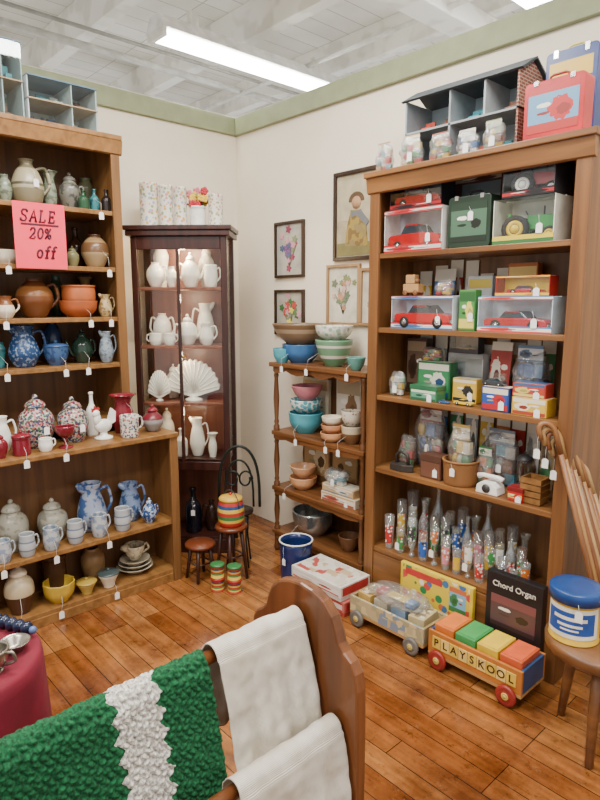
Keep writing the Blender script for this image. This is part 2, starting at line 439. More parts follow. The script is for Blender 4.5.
for x in (.022, SW-.022):
    for yv in (.022, .25):
        pr = [(0, 0), (.014, 0), (.02, .02), (.015, .05), (.015, .11)]
        for a_, b_ in zip(zz[1:], zz[2:]):
            h = b_-a_-.022
            for f_, r_ in ((0.0, .018), (.07, .018), (.10, .011), (.14, .015), (.18, .011), (.5, .0175), (.82, .011), (.86, .015), (.90, .011), (.93, .018), (1, .018)):
                pr.append((r_, a_+h*f_))
        pr += [(.014, zz[-1]-.022), (0, zz[-1]-.022)]
        MB().lathe(pr, 12, (x, yv, 0)).obj('post', HONEY, root)
MB().box(.01, SW-.01, .258, .268, .08, 1.10).obj('back_panel', wood('#4a2e18', '#6b4526', 2), root)
# curio cabinet
CL = (.12, -.804); CW = .524; CD = .26
ZC = {'c1': 1.53, 'c2': 1.21, 'c3': .89, 'c4': .566, 'c0': .1}
root = thing('curio_cabinet', 'dark mahogany curio cabinet with glass door standing across the corner', 'cabinet', (CL[0], CL[1], 0), R(45))
for x in (0, CW-.035):
    for yv in (0, CD-.03): MB().box(x, x+.035, yv, yv+.03, 0, 1.80).obj('post', MAHO, root, .004)
MB().box(-.02, CW+.02, -.02, CD, 1.80, 1.83).box(-.03, CW+.03, -.03, CD, 1.83, 1.855).obj('cornice', MAHO, root, .004)
MB().box(.035, CW-.035, 0, .02, 1.73, 1.80).obj('top_rail', MAHO, root, .003)
MB().box(.035, CW-.035, 0, .02, .50, .55).obj('bottom_rail', MAHO, root, .003)
MB().box(CW*.47, CW*.47+.018, 0, .018, .55, 1.73).obj('mullion', MAHO, root, .002)
MB().box(.03, CW-.03, CD-.012, CD-.002, .06, 1.80).obj('back_panel', MAHOB, root)
for k, z in ZC.items(): MB().box(.03, CW-.03, .006, CD-.012, z-.016, z).obj('shelf', MAHO if k in ('c4', 'c0') else MAHOB, root, .002)
MB().box(0, CW, .002, .02, 0, .084).obj('plinth', MAHO, root, .003)
PANE = clear('#fbfcfb', .30, .035, .02)
MB().box(.035, CW*.47, .006, .009, .55, 1.73).obj('glass_pane', PANE, root)
MB().box(CW*.47+.018, CW-.035, .006, .009, .55, 1.73).obj('glass_pane', PANE, root)
for x in (.012, CW-.016): MB().box(x, x+.004, .03, CD-.03, .55, 1.80).obj('side_glass', PANE, root)
MB().ball((CW*.47+.03, -.012, 1.15), .01).obj('knob', solid('#a88442', .3, .8), root)
MB().lathe([(0, 1.80), (.03, 1.80), (.034, 1.775), (.02, 1.762), (0, 1.76)], 14, (CW*.5, .06, 0)).obj('cabinet_lamp', glow('#ffdca8', 20), root)
def curio_light(z, e):
    l = bpy.data.lights.new('curio_lamp', 'POINT'); l.energy = e; l.color = (1, .78, .50); l.shadow_soft_size = .03
    o = bpy.data.objects.new('curio_lamp', l); C.objects.link(o)
    q = Matrix.Rotation(R(45), 3, 'Z') @ Vector((CW*.5, .055, 0)); o.location = (CL[0]+q.x, CL[1]+q.y, z)
curio_light(1.735, 7.0); curio_light(1.47, 1.8); curio_light(1.15, 1.5); curio_light(.83, 1.2)

# ------------------------------------------------------------------ shelves to stand things on
s2 = math.sqrt(.5)
SH = {}
for k, z in ZL.items(): SH[k] = ((.30, 0), (0, 1), (1, 0), z, R(90))
SH['tt'] = ((.30, 0), (0, 1), (1, 0), 2.25, R(90))
for k, z in {'lt': .795, 'lm': .334, 'lb': .065}.items(): SH[k] = ((.558, 0), (0, 1), (1, 0), z, R(90))
for k, z in ZB.items(): SH[k] = ((0, -.24), (1, 0), (0, -1), z, 0)
SH['b0'] = ((0, -.24), (1, 0), (0, -1), 2.015, 0)
for k, z in SZ.items(): SH[k] = ((0, SY0), (1, 0), (0, -1), z, 0)
for k, z in ZC.items(): SH[k] = (CL, (s2, s2), (s2, -s2), z, R(45))
SH['ct'] = (CL, (s2, s2), (s2, -s2), 1.855, R(45))
def pt(sh, px, back, lift=0):
    P0, d, n, z, rot = SH[sh]
    p = along((P0[0]-n[0]*back, P0[1]-n[1]*back), d, z+lift, px)
    p.z = z+lift+.0006
    return p, rot, depth_of(p)/FP
def price_tag(root, start, top, sz=.024):
    m_ = MB().tube([start, ((start[0]+top[0])/2, top[1], max(start[2], top[2])*.6+top[2]*.4), top], .0006, 4)
    x, y_, z = top
    m_.prism([(x-sz/2, z-sz*1.5), (x+sz/2, z-sz*1.5), (x+sz/2, z-sz*.25), (x+sz*.2, z), (x-sz*.2, z), (x-sz/2, z-sz*.25)], 1, y_-.0008, y_)
    return m_.obj('price_tag', TAG, root)
P = {
 'jug': [(.55,0),(.8,.04),(1,.3),(.98,.5),(.72,.74),(.42,.86),(.4,.94),(.48,1)],
 'vase': [(.5,0),(.6,.03),(.95,.35),(1,.52),(.8,.75),(.5,.88),(.55,1)],
 'tallvase': [(.6,0),(.66,.03),(.72,.3),(.95,.6),(1,.75),(.7,.9),(.72,1)],
 'flare': [(.6,0),(.62,.04),(.78,.3),(.72,.55),(.55,.75),(.7,.92),(1,1)],
 'crock': [(.9,0),(.96,.04),(.98,.5),(.95,.86),(1,.9),(1,1)],
 'bowl': [(.45,0),(.5,.06),(.75,.35),(.93,.75),(1,1)],
 'sbowl': [(.55,0),(.6,.06),(.9,.4),(.98,.8),(1,1)],
 'mug': [(.82,0),(.92,.05),(.95,.5),(1,1)],
 'bellymug': [(.7,0),(.8,.05),(1,.4),(.92,.75),(.9,1)],
 'canister': [(.78,0),(.9,.05),(1,.35),(1,.65),(.92,.9),(.85,1)],
 'ginger': [(.6,0),(.68,.04),(.95,.4),(1,.6),(.9,.8),(.6,.93),(.55,1)],
 'pitcher': [(.6,0),(.7,.04),(.98,.25),(1,.4),(.8,.65),(.62,.8),(.66,.92),(.74,1)],
 'goblet': [(.7,0),(.72,.04),(.2,.12),(.17,.45),(.6,.55),(.95,.75),(1,1)],
 'round': [(.45,0),(.6,.04),(.95,.35),(1,.5),(.9,.7),(.5,.9),(.42,.94),(.46,1)],
 'teapot': [(.5,0),(.6,.03),(.95,.35),(1,.5),(.85,.78),(.5,.95),(.42,1)],
 'tumbler': [(.78,0),(.8,.03),(1,1)],
 'footed': [(.6,0),(.6,.05),(.3,.12),(.75,.3),(.95,.6),(1,1)],
 'bottle': [(.85,0),(1,.04),(1,.5),(.85,.62),(.38,.75),(.34,.94),(.42,.95),(.42,1)],
 'plate': [(.5,0),(.55,.2),(1,1)],
 'can': [(.96,0),(1,.02),(1,.03),(.97,.05),(.97,.93),(1,.95),(1,1)],
}
def rad(prof, z):
    for (r0, z0), (r1, z1) in zip(prof, prof[1:]):
        if z0 <= z <= z1: return r0+(r1-r0)*(z-z0)/max(1e-6, z1-z0)
    return prof[-1][0]
def body_mb(kind, W, H, seg=24, flute=None, thin=None):
    pf = P[kind]; th = thin or max(.0022, W*.04)
    out = catmull([(r*W/2, z*H) for r, z in pf], 1 if kind in ('can', 'tumbler') else 3)
    inn = [(max(.001, r-th), z) for r, z in out[::-1] if z > th*1.6]
    inn[0] = (max(.001, out[-1][0]-th), out[-1][1])
    prof = [(0, 0)] + out + inn + [(inn[-1][0]*.9, th), (0, th)]
    return MB().lathe(prof, seg, fold=flute)
def arc_patch(pf, W, H, z0, z1, a0, a1, off=.0006, n=10, rows=3):
    mb = MB(); vs = []
    for j in range(rows+1):
        z = z0+(z1-z0)*j/rows; r = rad(pf, z)*W/2+off
        for i in range(n+1):
            a = R(a0+(a1-a0)*i/n); vs.append((r*math.cos(a), r*math.sin(a), z*H))
    return mb.add(vs, [(j*(n+1)+i, j*(n+1)+i+1, (j+1)*(n+1)+i+1, (j+1)*(n+1)+i) for j in range(rows) for i in range(n)], True)
def pot(name, label, cat, sh, px, w, h, back, kind, mat, handle='', spout='', lid=None, tag=0, group=None, lift=0, at=None, hm=None, rot=None, flute=None):
    if at is None: loc, r0, s = pt(sh, px, back, lift)
    else: loc = Vector(at); r0 = 0; s = depth_of(loc)/FP
    if rot is not None: r0 = rot
    W, H = w*s, h*s
    if lid: H *= .78
    pf = P[kind]; hm = hm or mat
    mb = body_mb(kind, W, H, 24, flute)
    if not (handle or spout or lid or tag):
        solo(mb, name, mat, label, cat, loc, r0, group); return (loc, W, H)
    root = thing(name, label, cat, loc, r0, group)
    mb.obj('body', mat, root)
    for sd in ({'R': (1,), 'L': (-1,), 'B': (-1, 1)}.get(handle, ())):
        z0, z1 = (.80, .25)
        a, c = rad(pf, z0)*W/2*.95, rad(pf, z1)*W/2*.95
        e = max(a, c)+W*.26
        pts = catmull([(a, z0*H), (a+(e-a)*.7, z0*H+.06*H), (e, .62*H), (e*.97, .45*H), (c, z1*H)], 4)
        MB().tube([(sd*x, 0, z) for x, z in pts], max(.0028, W*.055), 7).obj('handle', hm, root)
    sd = -1 if handle in ('R', '') else 1
    if spout == 'lip':
        a = pf[-1][0]*W/2
        MB().tube([(sd*a*.55, 0, H*.82), (sd*a*.9, 0, H*.93), (sd*a*1.35, 0, H*1.02)], [a*.35, a*.42, a*.2], 9).obj('spout', mat, root)
    if spout == 'tea':
        a = W/2
        MB().tube([(sd*a*x, 0, H*z) for x, z in ((.8, .3), (1.15, .4), (1.4, .65), (1.6, .9))], [W*.11, W*.085, W*.06, W*.045], 9).obj('spout', mat, root)
    if lid:
        lr = pf[-1][0]*W/2+W*.02
        lo = MB().lathe([(0, 0), (lr, 0), (lr, H*.03), (lr*.85, H*.1), (lr*.4, H*.17), (0, H*.19)], 22).obj('lid', lid, root, loc=(0, 0, H))
        MB().ball((0, 0, H*.23), W*.085, seg=10, rings=7).obj('knob', lid, lo)
    if tag == 1:
        dx = random.uniform(-.35, .35)*W
        price_tag(root, (dx*.5, -rad(pf, .5)*W/2, H*.5), (dx, -back-.022, -.012))
    if tag == 2:
        price_tag(root, (0, -rad(pf, .8)*W/2, H*.8), (W*.1, -max(r for r, z in pf)*W/2-.004, H*.55))
    return (loc, W, H)
def fronts(sh, px0, px1, back, lift=0):
    a, r0, s = pt(sh, px0, back, lift); b_, _, s1 = pt(sh, px1, back, lift)
    return a, b_, r0, (s+s1)/2
def carton(name, label, cat, sh, px0, px1, h, dp, back, mbody, mpanel, lift=0, lid=None, tag=0, group=None):
    a, b_, r0, s = fronts(sh, px0, px1, back, lift)
    W = (b_-a).length; H = h*s; n = SH[sh][2]
    loc = (a+b_)/2 - Vector((n[0], n[1], 0))*dp/2
    root = thing(name, label, cat, loc, r0, group)
    MB().box(-W/2, W/2, -dp/2, dp/2, 0, H).obj('carton', mbody, root, .0015)
    MB().box(-W*.46, W*.46, -dp/2-.0012, -dp/2+.001, H*.06, H*(.70 if lid else .95)).obj('printed_panel', mpanel, root)
    if lid: MB().box(-W/2-.002, W/2+.002, -dp/2-.002, dp/2+.002, H*.72, H+.0015).obj('lid', lid, root, .0015)
    else: MB().box(-W*.46, W*.46, -dp*.46, dp*.46, H, H+.0012).obj('top_flap', mpanel, root)
    if tag: price_tag(root, (W*.2, -dp/2, H*.5), (W*.25, -dp/2-.004, H*.45))
    return loc, W, H, root
def window_box(label, sh, px0, px1, h, dp, back, mshell, mstrip, lift=0, mback=None, tag=0, group=None, top=True):
    a, b_, r0, s = fronts(sh, px0, px1, back, lift)
    W = (b_-a).length; H = h*s; n = SH[sh][2]; t = .003
    loc = (a+b_)/2 - Vector((n[0], n[1], 0))*dp/2
    root = thing('window_box', label, 'toy box', loc, r0, group)
    mb = MB().box(-W/2, W/2, -dp/2, dp/2, 0, t).box(-W/2, W/2, dp*.1, dp/2, H-t, H)
    for sx in (-1, 1): mb.box(sx*(W/2-t/2)-t/2, sx*(W/2-t/2)+t/2, -dp/2, dp/2, t, H-t)
    mb.obj('box_shell', mshell, root)
    MB().box(-W/2+t, W/2-t, dp/2-t, dp/2, t, H-t).obj('back_card', mback or mshell, root)
    MB().box(-W/2, W/2, -dp/2-.0012, -dp/2+.0012, 0, H*.18).obj('front_strip', mstrip, root)
    if top: MB().box(-W/2, W/2, -dp/2-.0012, -dp/2+.0012, H*.90, H).obj('top_strip', mstrip, root)
    film = clear('#fbfcfc', .25, .02, .03)
    MB().box(-W/2+t, W/2-t, -dp/2-.0004, -dp/2+.0004, H*.18, H-t).box(-W/2+t, W/2-t, -dp/2, dp*.1, H-t, H-t+.0008).obj('window', film, root)
    if tag: price_tag(root, (W*.25, -dp/2, H*.6), (W*.28, -dp/2-.004, H*.4))
    return loc, W, H, r0
RUB = solid('#151515', .7); CHR = solid('#c9c9c9', .2, .9)
WROT = Matrix.Rotation(math.pi/2, 4, 'X')
def wheel_mb(x, y, z, r, t):
    m_ = Matrix.Translation((x, y, z)) @ WROT
    return MB().lathe([(0, -t/2), (r*.5, -t/2), (r*.55, -t*.35), (r*.7, -t*.5), (r, -t*.4), (r, t*.4), (r*.7, t*.5), (r*.55, t*.35), (r*.5, t/2), (0, t/2)], 16, mx=m_)
SMOKE = solid('#33404a', .1)
def car(label, loc, rot, L, mat, name='toy_car', top=None, hk=.30):
    root = thing(name, label, 'toy car', loc, rot)
    h = L*hk; w = L*.38; wr = L*.085
    b_ = [(-.5,.28),(-.5,.55),(-.46,.62),(-.2,.66),(.22,.66),(.46,.58),(.5,.45),(.5,.25),(.4,.22),(-.4,.22)]
    MB().prism([(x*L, z*h) for x, z in b_], 1, -w/2, w/2).obj('car_body', mat, root, L*.015)
    c_ = [(-.27,.64),(-.18,.98),(.08,.98),(.2,.64)]
    MB().prism([(x*L, z*h) for x, z in c_], 1, -w*.42, w*.42).obj('cabin', top or SMOKE, root, L*.01)
    MB().box(-.17*L, .07*L, -w*.43, w*.43, h*.94, h*1.0).obj('roof', mat, root, L*.004)
    for sx in (-.3, .3):
        for sy in (-1, 1):
            w_ = wheel_mb(sx*L, sy*w*.46, wr, wr, w*.16).obj('wheel', RUB, root)
            wheel_mb(sx*L, sy*w*.47, wr, wr*.5, w*.17).obj('hub', CHR, w_)
    MB().box(L*.49, L*.515, -w*.45, w*.45, h*.27, h*.38).obj('bumper', CHR, root)
    MB().box(-L*.515, -L*.49, -w*.45, w*.45, h*.27, h*.38).obj('bumper', CHR, root)
    return root
def tractor(label, loc, rot, L, mat, hub):
    root = thing('toy_tractor', label, 'toy tractor', loc, rot)
    H = L*.66; rw = L*.25; fw = L*.14
    MB().prism([(-.05*L,.36*H),(.46*L,.38*H),(.48*L,.62*H),(.42*L,.74*H),(-.05*L,.76*H)], 1, -L*.11, L*.11).obj('hood', mat, root, L*.01)
    MB().box(-.38*L, .0, -L*.08, L*.08, .28*H, .5*H).obj('chassis', mat, root, L*.01)
    MB().prism([(-.38*L,.52*H),(-.12*L,.52*H),(-.14*L,.58*H),(-.32*L,.58*H),(-.36*L,.82*H),(-.42*L,.82*H)], 1, -L*.1, L*.1).obj('seat', mat, root, L*.008)
    MB().tube([(.22*L,0,.7*H),(.22*L,0,1.0*H)], L*.016, 8).obj('exhaust', DGREY, root)
    MB().tube([(-.04*L,0,.7*H),(-.12*L,0,.9*H)], L*.012, 6).obj('steering_column', DGREY, root)
    for sy in (-1, 1):
        w_ = wheel_mb(-.24*L, sy*L*.19, rw, rw, L*.12).obj('rear_wheel', RUB, root)
        wheel_mb(-.24*L, sy*L*.20, rw, rw*.62, L*.125).obj('hub', hub, w_)
        w_ = wheel_mb(.36*L, sy*L*.15, fw, fw, L*.07).obj('front_wheel', RUB, root)
        wheel_mb(.36*L, sy*L*.155, fw, fw*.62, L*.075).obj('hub', hub, w_)
    return root
BRIGHT = ['#b8332f', '#2f5f9c', '#d0aa35', '#3d7f4a', '#c8703a', '#d9d4c8', '#7a4a2c', '#4f8fa5']
def bag(label, sh, px, w, h, back, col, lift=0, dp=None, card=None, name='bagged_toy', cat='bagged toy', tag=0, group=None):
    loc, r0, s = pt(sh, px, back, lift); W, H = w*s, h*s; dp = dp or min(.1, W*.6)
    root = thing(name, label, cat, loc, r0, group)
    MB().ball((0, 0, H*.47), W*.44, dp*.42, H*.42, 20, 14, jit=.28, floor=.001).obj('plastic_bag', BAG, root)
    rg = random.Random(px*7+int(h))
    ms = [col, rg.choice(BRIGHT), rg.choice(BRIGHT)]
    for q_ in range(3):
        for k in range(3):
            mb = MB()
            x = (-.26+.26*((q_+k) % 3))*W+rg.uniform(-.03, .03)*W; yv = rg.uniform(-.12, .12)*dp; z0 = (.02+.24*k)*H
            if (k+q_) % 2: mb.ball((x, yv, z0+H*.11), W*.12, dp*.16, H*.11, 10, 6)
            else: mb.box(x-W*.13, x+W*.13, yv-dp*.16, yv+dp*.16, z0+.002, z0+H*.21)
            mb.obj('contents', solid(ms[q_], .4), root)
    if card: MB().box(-W*.34, W*.34, -dp*.08, -dp*.04, H*.74, H*1.0).obj('header_card', card, root)
    if tag: price_tag(root, (0, -dp*.4, H*.6), (W*.1, -dp/2-.005, H*.42))
    return root
def blister(label, sh, px, w, h, back, cardc, toyc, lift=0, lean=.12, group=None):
    loc, r0, s = pt(sh, px, back, lift); W, H = w*s, h*s
    root = thing('carded_toy', label, 'carded toy', loc, r0, group)
    mx = Matrix.Rotation(-lean, 4, 'X')
    MB().box(-W/2, W/2, 0, .002, 0, H, mx).obj('backing_card', printed([cardc, shade(cardc, .7), '#e2dccb'], 40, seed=px % 5), root)
    MB().prism([(-W*.34, H*.2), (W*.34, H*.2), (W*.34, H*.3), (W*.15, H*.42), (-W*.15, H*.42), (-W*.34, H*.32)], 1, -.014, -.001, mx).obj('toy', solid(toyc, .3), root)
    MB().box(-W*.4, W*.4, -.018, -.0005, H*.14, H*.5, mx).obj('bubble', clear('#fbfcfc', .3, .03, .05), root)
    return root

# ================================================================== LEFT TALL BOOKCASE
GGREEN = speck('#7f8874', '#5e6653', 40)
TEAL = speck('#2f6f73', '#1f4d55', 40); BROWN = bands([(0, '#6b3f22'), (.55, '#8a5a30'), (.8, '#5b331c')])
pot('vase', 'small grey green vase at the left end of the top pottery shelf', 'vase', 't1', 6, 14, 28, .12, 'vase', GGREEN)
pot('stoneware_jug', 'tall beige stoneware jug with incised band above the pink sale sign', 'jug', 't1', 29, 30, 44, .11, 'jug', bands([(0, '#7d745a'), (.35, '#a59b7e'), (.42, '#5a543f'), (.48, '#a59b7e'), (.8, '#6f674f')]), 'R', tag=2)
pot('flared_vase', 'grey green flared vase beside the tall beige jug', 'vase', 't1', 51, 17, 36, .14, 'flare', GGREEN)
pot('lidded_jar', 'smoky grey lidded jar on the top pottery shelf', 'jar', 't1', 71, 21, 36, .12, 'ginger', speck('#6d6a60', '#45443f', 30), 'R', lid=solid('#5a5850'))
pot('small_bottle', 'small dark green bottle near the front of the top pottery shelf', 'bottle', 't1', 84, 10, 18, .04, 'bottle', solid('#274d33', .15))
pot('small_bottle', 'small teal glazed bottle third from the right on the top pottery shelf', 'bottle', 't1', 95, 9, 21, .06, 'bottle', TEAL, tag=1)
pot('small_bottle', 'small black brown bottle at the right end of the top pottery shelf', 'bottle', 't1', 107, 10, 22, .07, 'bottle', solid('#2b2320', .15))
pot('back_vase', 'olive vase at the back right of the top pottery shelf', 'vase', 't1', 87, 15, 36, .25, 'tallvase', solid('#5f6148', .3))
pot('bowl', 'cream bowl on the second pottery shelf left of the pink sign', 'bowl', 't2', 6, 24, 14, .1, 'sbowl', CREAM, tag=1)
pot('vase', 'teal vase half hidden behind the pink sale sign', 'vase', 't2', 36, 22, 30, .13, 'vase', TEAL)
pot('lidded_jar', 'small olive lidded jar just right of the pink sale sign', 'jar', 't2', 73, 13, 20, .07, 'ginger', solid('#77734f', .2), lid=solid('#5f5c3f', .2))
pot('round_vase', 'round vase with brown shoulder and pale lower half', 'vase', 't2', 96, 27, 32, .10, 'round', bands([(0, '#a28a65'), (.45, '#6b4b2f'), (.75, '#987a52'), (.9, '#4d3220')]), tag=1)
pot('back_vase', 'dark brown bottle vase at the back of the second pottery shelf', 'vase', 't2', 77, 15, 40, .26, 'bottle', solid('#43291b', .2))
pot('creamer', 'cream and brown creamer at the left end of the third pottery shelf', 'creamer', 't3', 6, 18, 22, .06, 'pitcher', bands([(0, '#dbcfb6'), (.6, '#7a4b2b')]), 'R', tag=1)
pot('brown_jug', 'squat glossy brown jug with handle under the pink sale sign', 'jug', 't3', 36, 35, 38, .13, 'round', BROWN, 'R')
b_ = pot('planter', 'wide terracotta planter under the matching smaller one', 'planter', 't3', 79, 37, 16, .11, 'sbowl', solid('#a8562c', .5), tag=1, group='terracotta planters')
pot('planter', 'smaller terracotta planter stacked inside the rim of the wide one', 'planter', 't3', 79, 33, 15, .11, 'crock', solid('#b56234', .5), lift=b_[2]*1.0, group='terracotta planters')
pot('small_pitcher', 'small tan pitcher at the right end of the third pottery shelf', 'pitcher', 't3', 106, 13, 22, .05, 'pitcher', speck('#b39b6d', '#80683f'), 'R', 'lip', tag=1)
pot('back_vase', 'dark green vase at the back of the third pottery shelf', 'vase', 't3', 58, 16, 40, .27, 'vase', solid('#36503c', .2))
pot('back_vase', 'tan vase at the back right of the third pottery shelf', 'vase', 't3', 87, 15, 38, .26, 'flare', solid('#9a7c52', .3))
pot('vase', 'slim teal vase at the left edge of the fourth pottery shelf', 'vase', 't4', 1, 11, 26, .12, 'tallvase', TEAL, tag=1)
pot('water_pitcher', 'blue and white sponged water pitcher on the fourth pottery shelf', 'pitcher', 't4', 25, 29, 41, .11, 'pitcher', speck('#7f90a8', '#24446f', 70, .42), 'R', 'lip')
pot('lidded_dish', 'low blue glazed dish with lid beside the sponged pitcher', 'dish', 't4', 57, 24, 24, .09, 'sbowl', speck('#3e5c86', '#27416b', 40), lid=solid('#35527d', .2), tag=1)
pot('teapot', 'dark green teapot with curved spout on the fourth pottery shelf', 'teapot', 't4', 83, 20, 33, .12, 'teapot', solid('#24392f', .15), 'R', 'tea', lid=solid('#24392f', .15), tag=1)
pot('pewter_pitcher', 'pale blue grey pitcher at the right end of the fourth pottery shelf', 'pitcher', 't4', 107, 14, 31, .05, 'pitcher', speck('#8b97a0', '#66727c'), 'R', 'lip')
pot('back_vase', 'deep blue vase at the back of the fourth pottery shelf', 'vase', 't4', 54, 18, 42, .26, 'vase', solid('#2c4468', .2))
# pink sign
X = .325
c0 = hit(40, 236, 0, X); s = depth_of(c0)/FP
ya, yb = along((X, 0), (0, 1), c0.z, 14).y, along((X, 0), (0, 1), c0.z, 66).y
sw, shh = yb-ya, 64*s
root = thing('sale_sign', 'bright coral pink paper sale sign hanging from the top pottery shelf', 'sign', (X, (ya+yb)/2, c0.z), R(90))
MB().box(-sw/2, sw/2, 0, .0012, -shh/2, shh/2).obj('paper', solid('#ff3f58', .7, 0, .03), root)
INK = solid('#4c0a24', .6)
def serif_word(txt, size, cx, cz, shear=.25):
    # slanted bold letters with small foot and head strokes
    st = {'S': [[(.9, .82), (.7, 1), (.3, 1), (.1, .8), (.25, .58), (.7, .45), (.9, .22), (.7, 0), (.3, 0), (.08, .2)], [(.9, .98), (.9, .78)], [(.08, .02), (.08, .24)]],
          'A': [[(.05, 0), (.5, 1), (.95, 0)], [(.22, .36), (.78, .36)], [(-.1, 0), (.22, 0)], [(.76, 0), (1.1, 0)]],
          'L': [[(.2, 1), (.2, 0), (.85, 0), (.9, .24)], [(.0, 1), (.42, 1)], [(.0, 0), (.3, 0)]],
          'E': [[(.85, .78), (.82, 1), (.02, 1)], [(.2, 1), (.2, 0)], [(.0, 0), (.86, 0), (.92, .24)], [(.2, .52), (.65, .52)], [(.65, .64), (.65, .40)]],
          '2': [[(.12, .72), (.25, .97), (.6, 1), (.82, .8), (.72, .52), (.1, 0), (.82, 0), (.9, .2)]],
          '0': [[(.5+.4*math.cos(t*.5236), .5+.5*math.sin(t*.5236)) for t in range(13)]],
          '%': [[(.22+.2*math.cos(t*.785), .78+.2*math.sin(t*.785)) for t in range(9)], [(.78+.2*math.cos(t*.785), .22+.2*math.sin(t*.785)) for t in range(9)], [(.85, 1), (.15, 0)]],
          'o': [[(.45+.36*math.cos(t*.5236), .33+.33*math.sin(t*.5236)) for t in range(13)]],
          'f': [[(.85, .92), (.65, 1), (.45, .88), (.4, 0)], [(.12, .62), (.72, .62)], [(.18, 0), (.64, 0)]]}
    adv = {'o': .95, 'f': .8, '%': 1.2, '2': 1.1, '0': 1.1}
    tot = sum(adv.get(c_, 1.25) for c_ in txt); x = -tot/2
    for c_ in txt:
        mb = MB()
        for line in st[c_]:
            mb.tube([(cx+(x+u*.9+shear*v_)*size*.66, -.0012, cz+(v_-.5)*size) for u, v_ in line], size*.078, 6)
        mb.obj('letter', INK, root); x += adv.get(c_, 1.25)
serif_word('SALE', shh*.17, -sw*.02, shh*.30)
serif_word('20%', shh*.16, 0, shh*.04)
serif_word('off', shh*.18, sw*.08, -shh*.24)
MB().box(-sw*.36, sw*.36, -.0016, 0, shh*.155, shh*.182).obj('underline', INK, root)
# room boxes on top
def roombox(label, px0, px1, h, dp, back, shell, inside, furn):
    a, b2, r0, s_ = fronts('tt', px0, px1, back); W = (b2-a).length; H = h*s_; t = .005
    loc = (a+b2)/2 - Vector((dp/2, 0, 0))
    root = thing('dollhouse', label, 'dollhouse', loc, r0)
    MB().box(-W/2, W/2, -dp/2, dp/2, 0, t).obj('floor_board', solid('#8c7458', .6), root)
    MB().box(-W/2, W/2, -dp/2, dp/2, H-t, H).obj('roof_board', solid('#4f7390', .5), root)
    MB().box(-W/2, W/2, -dp/2, dp/2, H*.5, H*.5+t).obj('upper_floor', solid('#a58c6c', .6), root)
    for sx in (-1, .25, 1): MB().box(sx*(W/2-t/2)-t/2, sx*(W/2-t/2)+t/2, -dp/2+.01, dp/2, t, H-t).obj('wall_board', shell, root)
    for z0, z1, c_ in ((t, H*.5, inside[0]), (H*.5+t, H-t, inside[1])):
        MB().box(-W/2+t, W/2-t, dp/2-t, dp/2, z0, z1).obj('room_wallpaper', c_, root)
    MB().box(-W/2+.002, W/2-.002, -dp/2+.002, -dp/2+.004, t, H-t).obj('clear_front', clear('#f4fafa', .35, .05, .03), root)
    for k in range(6):
        x = (-.36, .28, -.2, .34, -.06, .0)[k]*W; z = (t, t, H*.5+t, H*.5+t, t, H*.5+t)[k]; f_ = furn[k % len(furn)]
        MB().box(x-W*.06, x+W*.06, -dp*.2, dp*.1, z, z+H*.12).box(x-W*.06, x+W*.06, dp*.06, dp*.1, z+H*.12, z+H*.26).obj('miniature_furniture', f_, root)
    return root
fu = [solid('#2f8f9c'), solid('#7b4a2c'), solid('#c4513f')]
roombox('tall two storey dollhouse with teal rooms at the left edge on the oak bookcase', -30, 26, 76, .22, .05, solid('#b9c4c6', .5), [floral('#8fb8b8', ['#3c7f8c', '#cfe0dc'], 30, .4), solid('#4f97a0', .7)], fu)
roombox('low white dollhouse with blue trim on the oak bookcase', 30, 99, 44, .22, .03, solid('#cfd6d8', .5), [floral('#d3d6d2', ['#7f9fb0', '#b0c4cc'], 34, .4), solid('#9fbccb', .7)], [solid('#27508f'), solid('#d8d2c4'), solid('#2f8f9c'), solid('#8a5a3a')])
# ================================================================== LOW BOOKCASE TOP
FLOR = ['#7c2436', '#35506f', '#4b6a4c', '#b96c6c', '#3b3b52']
FJ = floral('#c2baac', FLOR, 95, .62)
pot('white_pitcher', 'white pitcher at the left end behind the red jars', 'pitcher', 'lt', 2, 20, 36, .15, 'pitcher', WH, 'R', 'lip')
pot('ginger_jar', 'large floral lidded jar, taller of the two on the low bookcase', 'jar', 'lt', 38, 34, 52, .15, 'ginger', FJ, lid=FJ, tag=2)
pot('ginger_jar', 'shorter floral lidded jar right of the taller one', 'jar', 'lt', 74, 30, 44, .15, 'ginger', floral('#bdb5a8', FLOR, 85, .58), lid=FJ, tag=2)
pot('white_bottle', 'slim white bottle behind the white rooster figurine', 'bottle', 'lt', 93, 11, 44, .20, 'bottle', WH)
loc, r0, s = pt('lt', 104, .10)
root = thing('rooster_figurine', 'white china rooster figurine with red comb on the low bookcase', 'figurine', loc, r0)
MB().lathe([(0, 0), (9*s, 0), (9*s, 2*s), (4*s, 4*s), (3*s, 9*s)], 14).ball((0, 0, 13*s), 9*s, 6*s, 7*s).ball((-6*s, 0, 20*s), 4*s, 3.5*s, 7*s).ball((-7*s, 0, 26*s), 4*s, 3.5*s, 4*s).obj('body', WH, root)
MB().prism([(3*s, 12*s), (12*s, 16*s), (13*s, 26*s), (9*s, 30*s), (6*s, 22*s)], 1, -2*s, 2*s).obj('tail', WH, root)
MB().prism([(-11*s, 28*s), (-4*s, 28*s), (-3*s, 31*s), (-5*s, 33*s), (-6*s, 31*s), (-8*s, 34*s), (-9*s, 31*s), (-11*s, 32*s)], 1, -s, s).obj('comb', solid('#a52a2a'), root)
BURG = solid('#7b1f2c', .15)
pot('red_vase', 'burgundy flared vase standing at the right back of the low bookcase', 'vase', 'lt', 124, 27, 38, .17, 'flare', BURG, tag=2)
pot('red_jar', 'small burgundy lidded jar at the left front edge of the low bookcase', 'jar', 'lt', 0, 16, 26, .045, 'ginger', BURG, lid=BURG)
pot('red_jar', 'wider burgundy lidded jar second from the left at the front', 'jar', 'lt', 22, 18, 24, .045, 'crock', BURG, lid=BURG, tag=1)
